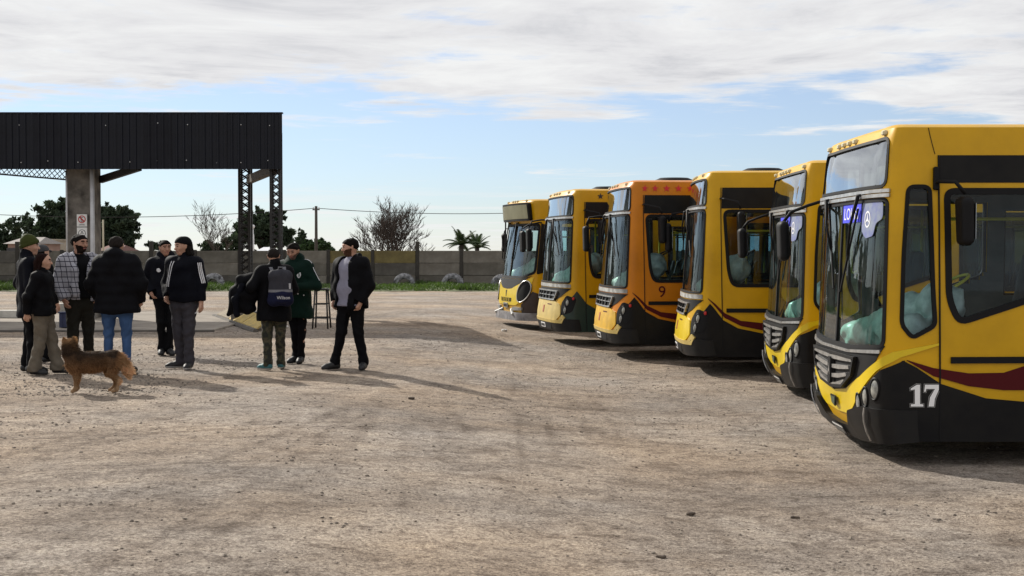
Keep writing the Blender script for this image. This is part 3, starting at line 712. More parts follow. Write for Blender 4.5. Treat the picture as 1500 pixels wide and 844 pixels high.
bare_tree(614, 80, 66, 40, 'smaller reddish bare tree behind the tall wall post', 9, nst=4, depth=4, r0=.05)
bare_tree(640, 78, 50, 44, 'sparse bare shrub with a few straight sticks beside the palms', 12, nst=5, depth=2, r0=.035, name='bare_shrub', spread_=.5)
bare_tree(322, 105, 92, 56, 'pale leafless tree beside the back lattice column', 14, nst=3, depth=5, r0=.06)
bare_tree(486, 100, 34, 34, 'little bare tree behind the wall beside the rounded bush', 15, nst=3, depth=4, r0=.03)
def palm(px, Y, hpx, label, seed, n=24):
    s = FPX/Y; x0 = (px-750)/s; H = hpx/s; r = random.Random(seed); t = thing('palm', label, 'palm', (x0, Y, WALL_Z))
    hub = H*.70; mb = MB(); mb.tube([(0, 0, -.2), (.03, 0, hub*.5), (0, 0, hub)], [.16, .14, .12], 8); mb.build('trunk', M_BARK, t, True)
    mb = MB(); me0 = None
    for k in range(n):
        az = 2*math.pi*k/n+r.uniform(-.2, .2); el = r.uniform(.15, 1.35); ln = H*r.uniform(.30, .44)
        p = Vector((0, 0, hub)); d = Vector((math.cos(az)*math.cos(el), math.sin(az)*math.cos(el), math.sin(el))); pts = [p]
        for i in range(9): d = (d+Vector((0, 0, -.13))).normalized(); p = p+d*ln/9; pts.append(p)
        mb2 = MB(); mb2.tube(pts, [.018*(1-i/11) for i in range(10)], 4, False)
        for i in range(1, 10):
            for f in (0, .5):
                b = pts[i-1].lerp(pts[i], f); dd = (pts[i]-pts[i-1]).normalized(); sd = dd.cross(Vector((0, 0, 1))).normalized()
                for sg_ in (-1, 1):
                    L_ = ln*.30*(1-abs(i-4)/8); tip = b+(sd*sg_*.8+dd*.7+Vector((0, 0, -.35)))*L_; w = dd*.045
                    mb2.add([tuple(b-w), tuple(b+w), tuple(tip)], [(0, 1, 2)])
        mb2.build('frond', M_PALM, t)
palm(676, 76, 76, 'small palm with upright fronds behind the wall', 1)
palm(699, 78, 68, 'low spreading palm nearest the oldest bus behind the wall', 2, 22)
# houses beyond the wall
def house(px0, px1, pyt, Y, label, mw, mr, roof='flat', D=6.0, win=2):
    s = FPX/Y; x0, x1 = (px0-750)/s, (px1-750)/s; H = on_y(px0, pyt, Y).z-WALL_Z
    t = thing('house', label, 'house', ((x0+x1)/2, Y, WALL_Z)); w = x1-x0
    rh = .55 if roof != 'flat' else .12; mb = MB(); mb.box((0, D/2, (H-rh)/2-.1), (w, D, H-rh+.2)); mb.build('wall', mw, t)
    if roof == 'flat':
        mb = MB(); mb.box((0, D/2, H-rh/2), (w+.2, D+.2, rh)); mb.build('roof', mr, t)
    else:
        h0 = H-rh; V = [(-w/2-.3, -.3, h0), (w/2+.3, -.3, h0), (w/2+.3, D+.3, h0), (-w/2-.3, D+.3, h0), (-w/2+.2, D/2, H), (w/2-.2, D/2, H)]
        mesh('roof', V, [(3, 2, 1, 0), (0, 1, 5, 4), (1, 2, 5), (2, 3, 4, 5), (3, 0, 4)], mr, t)
    for k in range(win):
        xx = -w/2+w*(k+.5)/win; mb = MB(); mb.box((xx, -.03, H*.52), (.9, .08, .9)); wn = mb.build('window', mat('dark_pane', (.03, .03, .035), .2), t)
        mb = MB(); mb.box((xx, -.05, H*.52-.5), (1.1, .14, .08)); mb.build('sill', mw, wn)
    return t
M_PINK = mat('pink_render', (.36, .24, .20), .9, var=.2, vscale=.6); M_CREAM = mat('cream_render', (.55, .48, .38), .9, var=.2, vscale=.6)
M_TILE = mat('grey_tile', (.32, .29, .27), .9, var=.3); M_RTILE = mat('red_tile', (.17, .075, .06), .9, var=.3); M_WROOF = mat('pale_roof', (.62, .64, .68), .7, var=.1)
house(12, 52, 347, 108, 'low pink walled house with a pale pitched roof over the wall', M_PINK, M_TILE, 'hip', win=3)
house(57, 66, 350, 114, 'cream block house peeking out beside the green beanie', M_CREAM, M_CREAM, 'flat', win=1)
house(140, 172, 359, 106, 'low house with a red tiled roof behind the concrete column', M_CREAM, M_RTILE, 'hip', win=2)
house(372, 391, 362, 104, 'small house with a pale metal roof behind the dark evergreen', M_PINK, M_WROOF, 'hip', win=1)
# utility poles, wires, lamp, tank
M_POLE = mat('wood_pole', (.07, .06, .05), .9, var=.3); M_WHITE = mat('white_paint', (.72, .72, .72), .6, var=.15)
def pole(px, py, Y, r, label, m=M_POLE, arm=True, name='utility_pole'):
    p = on_y(px, py, Y); t = thing(name, label, 'pole', (p.x, Y, WALL_Z)); h = p.z-WALL_Z
    mb = MB(); mb.tube([(0, 0, -.3), (0, 0, h*.5), (0, 0, h)], [r, r*.9, r*.8], 8); mb.build('shaft', m, t, True)
    if arm:
        mb = MB(); mb.box((0, 0, h-.25), (.5, .08, .08)); mb.build('cross_arm', m, t)
        for sx_ in (-1, 1):
            mb = MB(); mb.lathe([(.02, h-.21), (.045, h-.19), (.03, h-.13), (.045, h-.10), (.0, h-.06)], 8, 'z', (sx_*.2, 0, 0)); mb.build('insulator', M_WHITE, t, True)
    return t
UY = 96
pole(463, 302, UY, .12, 'dark wooden utility pole carrying the wire behind the wall')
pole(441.5, 336, UY+10, .10, 'short dark pole rising from the narrow cypress', arm=True)
pole(151, 322, 104, .08, 'pale thin pole beside the downpipe behind the wall', mat('pale_pole', (.45, .41, .30), .9), False)
pole(-200, 296, UY, .12, 'wooden utility pole beyond the far end of the canopy')
pole(900, 300, UY, .12, 'wooden utility pole hidden behind the row of buses')
def wire(a, b, sag, label):
    pts = [Vector(a).lerp(Vector(b), i/24)-Vector((0, 0, sag*4*(i/24)*(1-i/24))) for i in range(25)]
    mb = MB(); mb.tube(pts, .022, 5); o = mb.build('overhead_wire', M_STEEL); tag(o, label, 'wire')
wire(on_y(-200, 300, UY), on_y(463, 305, UY), .75, 'sagging overhead wire running left from the utility pole')
wire(on_y(463, 305, UY), on_y(900, 304, UY), .42, 'overhead wire running from the utility pole behind the buses')
lp = thing('yard_lamp', 'white globe lamp on a pale mast beside the back lattice column', 'lamp', (on_y(370.5, 332, 99).x, 99, WALL_Z))
zt = on_y(370, 332, 99).z-WALL_Z
mb = MB(); mb.tube([(0, 0, -.2), (0, 0, zt)], .05, 8); mb.build('mast', M_WHITE, lp, True)
mb = MB(); mb.lathe([(.0, -.15), (.11, -.11), (.15, 0), (.11, .11), (0, .15)], 14, 'z', (0, 0, zt)); mb.build('globe', M_WHITE, lp, True)
tk = thing('water_tank', 'slim white round topped tank behind the wall by the lattice column', 'tank', (on_y(368, 340, 101).x, 101, WALL_Z))
zt = on_y(368, 340, 101).z-WALL_Z
mb = MB(); mb.lathe([(0, zt), (.12, zt-.04), (.2, zt-.16), (.22, zt-.3), (.22, 0)], 16, 'z'); mb.build('shell', M_WHITE, tk, True)
mb = MB(); mb.lathe([(.225, zt-.62), (.235, zt-.60), (.235, zt-.56), (.225, zt-.54)], 16, 'z'); mb.build('band', M_GALV, tk, True)
# ================================================================== BUSES
M_BLACK = mat('black_paint', (.004, .004, .005), .5, col2=(.012, .011, .010), vscale=2.2, spec=.18, detail=9)
M_DULLB = mat('dull_black_plastic', (.010, .010, .011), .5, col2=(.016, .015, .014), vscale=4, detail=6, spec=.18)
M_RUB = mat('window_rubber', (.006, .006, .007), .6, spec=.2)
M_CHROME = mat('brushed_trim', (.58, .57, .55), .34, metal=.75, var=.35, vscale=9)
M_MAROON = mat('maroon_stripe', (.075, .005, .007), .5, spec=.15)
M_LAMP = mat('lamp_glass', (.40, .40, .36), .12, col2=(.16, .16, .15), vscale=14, spec=.6)
M_LAMPO = mat('marker_lens', (.62, .55, .35), .3)
M_TYRE = mat('rubber_tyre', (.018, .018, .018), .85, var=.4, vscale=6)
M_RIM = mat('steel_rim', (.35, .35, .34), .5, metal=.4, var=.3, vscale=6)
M_SEAT = mat('seat_vinyl', (.05, .055, .06), .7, var=.3)
M_COVER = mat('pale_plastic_cover', (.75, .84, .80), .35, col2=(.40, .50, .48), vscale=7, bump=.5, bscale=9)
M_LINE = mat('interior_panel', (.13, .14, .14), .8, var=.2)
M_DASH = mat('dash_grey', (.24, .27, .26), .7, var=.2)
M_RAIL = mat('yellow_rail', (.62, .55, .03), .4)
M_WHT = mat('white_print', (.85, .85, .85), .5); M_BLUE = mat('blue_sign', (.05, .06, .75), .5); M_STARR = mat('red_print', (.55, .01, .02), .5)
G_TEAL = glass_mat('teal_windscreen', (.64, .90, .84), .0, dirt=.08); G_DARK = glass_mat('dark_side_glass', (.70, .80, .84), .0, dirt=.05); G_DEST = glass_mat('sign_glass', (.62, .68, .68), .30, .03)
G_SMOKE = glass_mat('smoked_windscreen', (.60, .74, .70), .01, dirt=.08)
def paint(name, c): return mat(name, c, .36, var=.22, vscale=1.3, spec=.32, coat=.0, detail=10, bump=.04, bscale=3)
Y_17 = paint('yellow_paint', (.67, .375, .002)); Y_OR = paint('orange_paint', (.62, .205, .003)); Y_DK = paint('deep_yellow_paint', (.60, .325, .003))
M_SUNYEL = mat('sunlit_yellow_paint', (.74, .53, .006), .35, var=.12, vscale=2.5, spec=.45, coat=.15); M_GREEN = mat('dark_green_paint', (.012, .035, .026), .45, var=.3, vscale=3)  # bus yellow with the sun on the fronts painted into its colour
M_CREAMP = mat('cream_paint', (.62, .46, .14), .5, var=.25, vscale=4)

def rpoly(pts, r, n=5):
    """rounded polygon in (p,z)"""
    out = []; k = len(pts); rr_ = r if isinstance(r, (list, tuple)) else [r]*k
    for i in range(k):
        a = np.array(pts[i-1], float); b = np.array(pts[i], float); c = np.array(pts[(i+1) % k], float)
        u_ = (a-b); lu = np.linalg.norm(u_); v_ = (c-b); lv = np.linalg.norm(v_)
        q = min(rr_[i], lu*.45, lv*.45); p0 = b+u_/lu*q; p1 = b+v_/lv*q
        for j in range(n+1):
            t_ = j/n; out.append((1-t_)**2*p0+2*t_*(1-t_)*b+t_*t_*p1)
    return np.array(out)
def inset(poly, d):
    k = len(poly); out = []
    area = sum(poly[i-1][0]*poly[i][1]-poly[i][0]*poly[i-1][1] for i in range(k)); sg_ = 1 if area > 0 else -1
    for i in range(k):
        e1 = poly[i]-poly[i-1]; e2 = poly[(i+1) % k]-poly[i]
        def nn(e):
            l_ = np.linalg.norm(e); return np.array([-e[1], e[0]])/l_*sg_ if l_ > 1e-9 else np.zeros(2)
        m_ = nn(e1)+nn(e2); l_ = np.linalg.norm(m_)
        out.append(poly[i]+(m_/l_*d if l_ > 1e-9 else 0))
    return np.array(out)
def dense(poly, step=.05):
    out = []; k = len(poly)
    for i in range(k):
        a, b = poly[i], poly[(i+1) % k]; n = max(1, int(np.linalg.norm(b-a)/step))
        for j in range(n): out.append(a+(b-a)*j/n)
    return np.array(out)
def zspan(poly, ps):
    lo = np.full(len(ps), np.inf); hi = np.full(len(ps), -np.inf); k = len(poly)
    for i in range(k):
        a, b = poly[i], poly[(i+1) % k]
        if abs(a[0]-b[0]) < 1e-9: continue
        t_ = (ps-a[0])/(b[0]-a[0]); m_ = (t_ >= -1e-9) & (t_ <= 1+1e-9); z = a[1]+(b[1]-a[1])*t_
        lo = np.where(m_, np.minimum(lo, z), lo); hi = np.where(m_, np.maximum(hi, z), hi)
    return lo, hi
class Surf:
    def __init__(s, W=1.25, D=.34, n=2.8, prof=((0, 0), (3.2, 0)), tumble=.05, length=9.6):
        s.W, s.D = W, D; s.prof = prof; s.tum = tumble; s.len = length
        t_ = np.linspace(0, math.pi/2, 1500); y = W*np.sin(t_)**(2/n); x = -D+D*np.cos(t_)**(2/n)
        dl = np.hypot(np.diff(x), np.diff(y)); l_ = np.concatenate([[0], np.cumsum(dl)]); s.Lf = l_[-1]
        q = np.linspace(0, s.Lf, 300); s.q = q; s.x = np.interp(q, l_, x); s.y = np.interp(q, l_, y)
        tx = np.gradient(s.x, q); ty = np.gradient(s.y, q); m_ = np.hypot(tx, ty); s.nx, s.ny = ty/m_, -tx/m_
        s.nx[0] = 1; s.ny[0] = 0; s.nx[-1] = 0; s.ny[-1] = 1
    def at(s, p, z, off=0.0):
        p = np.asarray(p, float); z = np.asarray(z, float); a = np.abs(p); sg_ = np.sign(p)+(p == 0)
        aa = np.minimum(a, s.Lf); x = np.interp(aa, s.q, s.x)-np.maximum(a-s.Lf, 0); y = np.interp(aa, s.q, s.y)
        nx = np.interp(aa, s.q, s.nx); ny = np.interp(aa, s.q, s.ny)
        X0 = np.interp(z, [k[0] for k in s.prof], [k[1] for k in s.prof])*np.clip(1-(a-s.Lf*.62)/(s.Lf*.62), 0, 1)
        wz = 1-s.tum/s.W*np.clip((z-1.0)/2.0, 0, 1.2)**1.5
        return np.stack(np.broadcast_arrays(x+X0+nx*off, sg_*(y*wz+ny*off), z+0*x), -1)
    def patch(s, poly, off, thick=.006, dp=.06, nz=None):
        p0, p1 = poly[:, 0].min(), poly[:, 0].max(); n = max(2, int((p1-p0)/dp)+1)
        ps = np.unique(np.concatenate([np.linspace(p0+1e-5, p1-1e-5, n), np.clip(poly[:, 0], p0+1e-5, p1-1e-5)]))
        keep = [0]
        for i in range(1, len(ps)):
            if ps[i]-ps[keep[-1]] > 1e-3: keep.append(i)
        ps = ps[keep]; lo, hi = zspan(poly, ps); ok = np.isfinite(lo); ps, lo, hi = ps[ok], lo[ok], hi[ok]
        nz = nz or max(2, int((hi-lo).max()/.12)+1); t_ = np.linspace(0, 1, nz)
        Z = lo[:, None]+(hi-lo)[:, None]*t_[None]; P_ = np.repeat(ps[:, None], nz, 1)
        V = s.at(P_, Z, off).reshape(-1, 3); m_ = len(ps); a_ = np.arange(m_*nz).reshape(m_, nz)
        F = np.stack([a_[:-1, :-1], a_[1:, :-1], a_[1:, 1:], a_[:-1, 1:]], -1).reshape(-1, 4).tolist()
        loop = list(a_[:, 0])+list(a_[-1, 1:])+list(a_[::-1, -1][1:])+list(a_[0, ::-1][1:-1])
        Pl = P_.reshape(-1)[loop]; Zl = Z.reshape(-1)[loop]; V1 = s.at(Pl, Zl, off); V2 = s.at(Pl, Zl, off-thick); b = len(V); k = len(loop)
        F += [(b+(i+1) % k, b+i, b+k+i, b+k+(i+1) % k) for i in range(k)]
        return np.concatenate([V, V1, V2]), F
    def ring(s, outer, inner, o0, o1):
        k = len(outer); V = np.concatenate([s.at(outer[:, 0], outer[:, 1], o0), s.at(outer[:, 0], outer[:, 1], o1), s.at(inner[:, 0], inner[:, 1], o1), s.at(inner[:, 0], inner[:, 1], o0)])
        F = [(r_*k+i, r_*k+(i+1) % k, (r_+1)*k+(i+1) % k, (r_+1)*k+i) for r_ in range(3) for i in range(k)]
        return V, F
def flip(poly): return poly*np.array([-1, 1])

class Bus:
    def __init__(b, surf, label, loc, yaw, group=None):
        b.s = surf; b.holes = []; b.root = thing('city_bus', label, 'bus', loc, math.pi+yaw, group)
    def P(b, name, poly, off, m, parent=None, thick=.006, dp=.06, nz=None, smooth=True):
        V, F = b.s.patch(np.asarray(poly, float), off, thick, dp, nz); o = mesh(name, V, F, m, parent or b.root, smooth)
        return o
    def window(b, name, poly, fw, mglass, goff=-.012, label=None, framemat=None):
        poly = dense(np.asarray(poly, float)); b.holes.append(inset(poly, fw*.45))
        g = b.P(name, inset(poly, fw*.8), goff, mglass, thick=.005, dp=.05)
        if label: g['label'] = label
        V, F = b.s.ring(poly, inset(poly, fw), -.012, .010); mesh('frame', V, F, framemat or M_RUB, g, False)
        return g
    def shell(b, m, z0, z1, name='body', lin=True):
        s = b.s; fine = np.arange(0, s.Lf+2.2, .035); rest = np.arange(fine[-1]+.09, s.Lf+s.len, .09); ap = np.concatenate([fine, rest])
        ps = np.concatenate([-ap[:0:-1], ap]); zs = np.arange(z0, z1+1e-6, (z1-z0)/round((z1-z0)/.04))
        a_ = np.arange(len(ps)*len(zs)).reshape(len(ps), len(zs))
        PC = (ps[:-1]+ps[1:])/2; ZC = (zs[:-1]+zs[1:])/2; keep = np.ones((len(PC), len(ZC)), bool)
        for h in b.holes:
            lo, hi = zspan(h, PC); keep &= ~((ZC[None] > lo[:, None]) & (ZC[None] < hi[:, None]))
        F = np.stack([a_[:-1, :-1], a_[1:, :-1], a_[1:, 1:], a_[:-1, 1:]], -1)[keep]
        PP, ZZ = np.meshgrid(ps, zs, indexing='ij')
        V = s.at(PP, ZZ).reshape(-1, 3); used = np.unique(F); rm = -np.ones(len(V), int); rm[used] = np.arange(len(used))
        o = mesh(name, V[used], rm[F], m, b.root, True)
        if lin:
            V = s.at(PP, ZZ, -.035).reshape(-1, 3); mesh('lining', V[used], rm[F][:, ::-1], M_LINE, b.root, True)
        # rear end wall
        e = s.at(np.array([ps[0], ps[-1], ps[-1], ps[0]]), np.array([z0, z0, z1, z1]), -.002); mesh('rear_wall', np.concatenate([e, e-np.array([.05, 0, 0])]), [(3, 2, 1, 0), (4, 5, 6, 7)], m, b.root)
        return o
    def roof(b, m, z1, rise, front_in=.16):
        s = b.s; ap = np.concatenate([np.arange(0, s.Lf, .06), np.linspace(s.Lf, s.Lf+s.len, 20)]); ps = np.concatenate([-ap[:0:-1], ap]); n = len(ps)
        base = s.at(ps, np.full(n, z1)); V = []; rows = 9
        for i in range(rows):
            t_ = i/(rows-1); k = 1-t_; zz_ = z1+rise*math.sin(min(1, t_*1.6)*math.pi/2)*(1 if t_ < .99 else 1)
            ins = (t_**1.6)
            q = base.copy(); q[:, 1] *= (1-ins); q[:, 0] -= ins*front_in*3*(np.clip((q[:, 0]+1.2)/1.2, 0, 1)); q[:, 2] = zz_
            V.append(q)
        V = np.concatenate(V); a_ = np.arange(rows*n).reshape(rows, n)
        F = np.stack([a_[:-1, :-1], a_[:-1, 1:], a_[1:, 1:], a_[1:, :-1]], -1).reshape(-1, 4)
        return mesh('roof', V, F, m, b.root, True)
    def text(b, st, p, z, size, m, name, off=.012, xs=1.0, parent=None, sg=-1):
        Vt, Ft = text_mesh(st, size); V = b.s.at(p+sg*Vt[:, 0]*xs, z+Vt[:, 1], off); return mesh(name, V, Ft, m, parent or b.root)
    def poly2d(b, pts, faces, p, z, m, name, off=.012, parent=None, sg=-1):
        pts = np.asarray(pts, float); V = b.s.at(p+sg*pts[:, 0], z+pts[:, 1], off); return mesh(name, V, faces, m, parent or b.root)
    def star(b, p, z, r_, m):
        pts = [(0, 0)]+[((r_ if k % 2 == 0 else r_*.40)*math.sin(k*math.pi/5), (r_ if k % 2 == 0 else r_*.40)*math.cos(k*math.pi/5)) for k in range(10)]
        b.poly2d(pts, [(0, 1+(k+1) % 10, 1+k) for k in range(10)], p, z, m, 'star')
    def lamp(b, p, z, rx, rz_, name='headlight', tilt=0.0, bez=M_BLACK, lens=M_LAMP):
        t_ = np.linspace(0, 2*math.pi, 25)[:-1]; ct, st = math.cos(tilt), math.sin(tilt)
        def el(k): x, y = rx*k*np.cos(t_), rz_*k*np.sin(t_); return np.stack([p+x*ct-y*st, z+x*st+y*ct], -1)
        V, F = b.s.ring(el(1.22), el(1.0), .004, .022); h = mesh(name, V, F, bez, b.root, True)
        rows = [b.s.at(el(k)[:, 0], el(k)[:, 1], o_) for k, o_ in ((1.0, .012), (.8, .020), (.5, .026), (.15, .028))]
        V = np.concatenate(rows); F = [(r_*24+i, r_*24+(i+1) % 24, r_*24+24+(i+1) % 24, r_*24+24+i) for r_ in range(3) for i in range(24)]+[tuple(72+i for i in range(24))]
        mesh('lens', V, F, lens, h, True); return h
    def marker(b, p, z):
        c = b.s.at(p, z, .012); mb = MB(); mb.box(c, (.05, .075, .045), bev=.01); o = mb.build('marker_light', M_LAMPO, b.root); return o
    def pt(b, p, z, off=0.0): return Vector(b.s.at(p, z, off).tolist())
    def wiper(b, p, z, p2, z2, lw=.5):
        a_ = b.pt(p, z, .05); e = b.pt(p2, z2, .028); mid = b.pt((p+p2)/2, (z+z2)/2, .06)
        mb = MB(); mb.tube([b.pt(p, z, .0), a_, mid, e], [.024, .02, .012, .009], 6); w = mb.build('wiper', M_RUB, b.root, True)
        dp_, dz_ = (p2-p), (z2-z); l_ = math.hypot(dp_, dz_); ux, uz = dp_/l_, dz_/l_
        mb = MB(); mb.tube([b.pt(p2+ux*t_, z2+uz*t_, .020) for t_ in np.linspace(-lw*.55, lw*.45, 6)], .011, 5); mb.build('blade', M_RUB, w)
        return w
    def mirror(b, arm, c, size, face=(1, 0, 0)):
        mb = MB(); mb.tube(arm, .017, 7); o = mb.build('mirror', M_RUB, b.root, True)
        sx_, sy_, sz_ = size; pr = [((c[0], c[1], c[2]-sz_/2+sx_), (c[0], c[1], c[2]+sz_/2-sx_), sx_*.9, sx_)]
        pr = [((c[0], c[1]+q_*sy_*.42, c[2]-sz_*.5+.055), (c[0]+.01, c[1]+q_*sy_*.46, c[2]+sz_*.5-.055), .05, .052) for q_ in (-1, 0, 1)]
        sdf_obj('mirror_shell', pr, .014, M_RUB, o, .05)
        mb = MB(); mb.box((c[0]-.062, c[1], c[2]), (.006, sy_*.95, sz_*.72), bev=.002); mb.build('mirror_glass', mat('mirror_glass', (.6, .63, .65), .06, metal=1.0), o)
        return o
    def wheel(b, x, side, z=-.0, r_=.46):
        W = b.s.W; mb = MB(); y = side*(W-.17)
        wt = thing_part('wheel', b.root, (x, y, r_+z)); mb = MB()
        mb.lathe([(.26, -.12), (.36, -.135), (.44, -.12), (r_, -.08), (r_, .08), (.44, .12), (.36, .135), (.26, .12)], 32); mb.build('tyre', M_TYRE, wt, True)
        mb = MB(); mb.lathe([(.27, .11*side), (.25, .09*side), (.2, .04*side), (.12, .05*side), (.10, .12*side), (.0, .13*side)], 24); mb.build('rim', M_RIM, wt, True)
    def interior(b, zf, cover=M_COVER, seats=True, sw_y=.62, floorz=.55):
        s = b.s; W = s.W; r0 = b.root
        mb = MB(); mb.box((-.35-s.len/2, 0, floorz-.03), (s.len-.3, 2*W-.16, .05)); mb.build('floor', M_DASH, r0)
        # dashboard under the windscreen
        pr = [((-.42, -.95, zf-.06), (-.42, .95, zf-.06), .10, .10), ((-.55, .25, zf-.02), (-.55, .98, zf-.02), .13, .13), ((-.5, -.95, zf-.3), (-.5, .95, zf-.3), .13, .13)]
        sdf_obj('dashboard', pr, .03, M_DASH, r0, .08)
        # cover draped over engine hump and dash, the pale bulk seen through the glass
        pr = [((-.46, -.25, zf+.02), (-.55, .55, zf+.22), .18, .22), ((-.56, .30, zf+.15), (-.70, .85, zf+.34), .20, .20), ((-.38, -.95, zf-.02), (-.44, .1, zf+.06), .13, .17), ((-.38, .4, zf+.05), (-.40, .98, zf+.14), .13, .14)]
        sdf_obj('draped_cover', pr, .022, cover, r0, .08, wr=.04, seed=int(abs(b.root.location.x*10)), wfreq=26)
        t_ = np.linspace(0, 2*math.pi, 29); c = Vector((-.80, sw_y, zf+.50)); ax_ = Vector((.55, 0, 1)).normalized(); e1 = Vector((0, 1, 0)); e2 = ax_.cross(e1)
        mb = MB(); mb.tube([c+e1*.22*math.cos(q)+e2*.22*math.sin(q) for q in t_], .015, 6, False); sw = mb.build('steering_wheel', M_RAIL if cover is M_COVER and zf < 1.05 else M_RUB, r0, True)
        mb = MB(); mb.tube([c, c-ax_*.5], .03, 6); mb.tube([c-e1*.22, c+e1*.22], .012, 5); mb.tube([c, c-e2*.22], .012, 5); mb.build('steering_column', M_RUB, sw, True)
        pr = [((-1.35, .45, zf-.05), (-1.35, .80, zf-.05), .09, .09), ((-1.1, .45, zf-.07), (-1.1, .80, zf-.07), .08, .08), ((-1.5, .46, zf+.1), (-1.6, .50, zf+.75), .09, .07), ((-1.5, .80, zf+.1), (-1.6, .76, zf+.75), .09, .07)]
        sdf_obj('driver_seat', pr, .03, M_SEAT, r0, .12)
        mb = MB(); mb.box((-1.3, .62, (floorz+zf-.12)/2), (.3, .3, zf-.12-floorz)); mb.build('seat_base', M_DASH, r0)
        # partition behind the driver, grab rails, passenger seats
        mb = MB(); mb.box((-1.85, .66, 1.55), (.03, .9, 1.95)); mb.build('partition', mat('grey_partition', (.10, .12, .12), .6), r0)
        for (x, y) in ((-.95, -.05), (-1.8, .15), (-2.3, -.35), (-3.4, .3), (-4.6, -.3), (-5.8, .3)):
            mb = MB(); mb.tube([(x, y, floorz), (x, y, 2.62)], .018, 7); mb.build('grab_pole', M_RAIL, r0, True)
        mb = MB(); mb.tube([(-1.0, -.35, 2.15), (-5.8, -.35, 2.15)], .018, 6); mb.build('hand_rail', M_RAIL, r0, True)
        if seats:
            V, F = sdf([((0, -.16, .42), (0, .16, .42), .06, .06), ((.25, -.16, .44), (.25, .16, .44), .05, .05), ((-.05, -.15, .5), (-.16, -.15, 1.0), .06, .04), ((-.05, .15, .5), (-.16, .15, 1.0), .06, .04), ((.1, 0, .1), (.1, 0, .4), .06, .06)], .035, .08)
            me0 = None
            for i in range(6):
                for y in (.82, .42, -.82):
                    if me0 is None: o = mesh('passenger_seat', V, F, M_SEAT, r0, True); me0 = o.data
                    else: o = link('passenger_seat', me0, r0)
                    o.location = (-2.7-.85*i, y, floorz)
def thing_part(name, parent, loc):
    o = bpy.data.objects.new(name, None); C.objects.link(o); o.parent = parent; o.location = loc; o.empty_display_size = .1; return o

def side_common(b, m, x_win0, win_poly, band, strip_z, wheelz=0.0):
    """passenger windows, wheels, arches on both sides"""
    s = b.s; L_ = s.Lf
    for sd in (1, -1):
        for k in range(5):
            a0 = L_+1.75+k*1.45; pl = rpoly([(a0, 1.35), (a0+1.36, 1.35), (a0+1.36, 2.30), (a0, 2.30)], .07)
            b.window('side_window', pl if sd > 0 else flip(pl), .05, G_DARK)
    for x in (-2.75, -7.3):
        for sd in (1, -1):
            b.wheel(x, sd)
            t_ = np.linspace(0, math.pi, 17); p0 = L_-s.D-x
            pts = np.array([(p0+.58*math.cos(q), .32+.66*math.sin(q)) for q in t_])
            pl = np.concatenate([pts, [(p0-.58, .22), (p0+.58, .22)]]); b.P('wheel_arch', pl if sd > 0 else flip(pl), .012, M_RUB, thick=.01)
    for x0_ in (-1.2, -5.0):
        mb = MB(); mb.lathe([(0, .08), (.25, .07), (.34, .03), (.36, 0)], 20, 'z'); o = mb.build('roof_hatch', M_RUB, b.root, True); o.scale = (1.0, .8, 1); o.location = (x0_, 0, b.roofz)

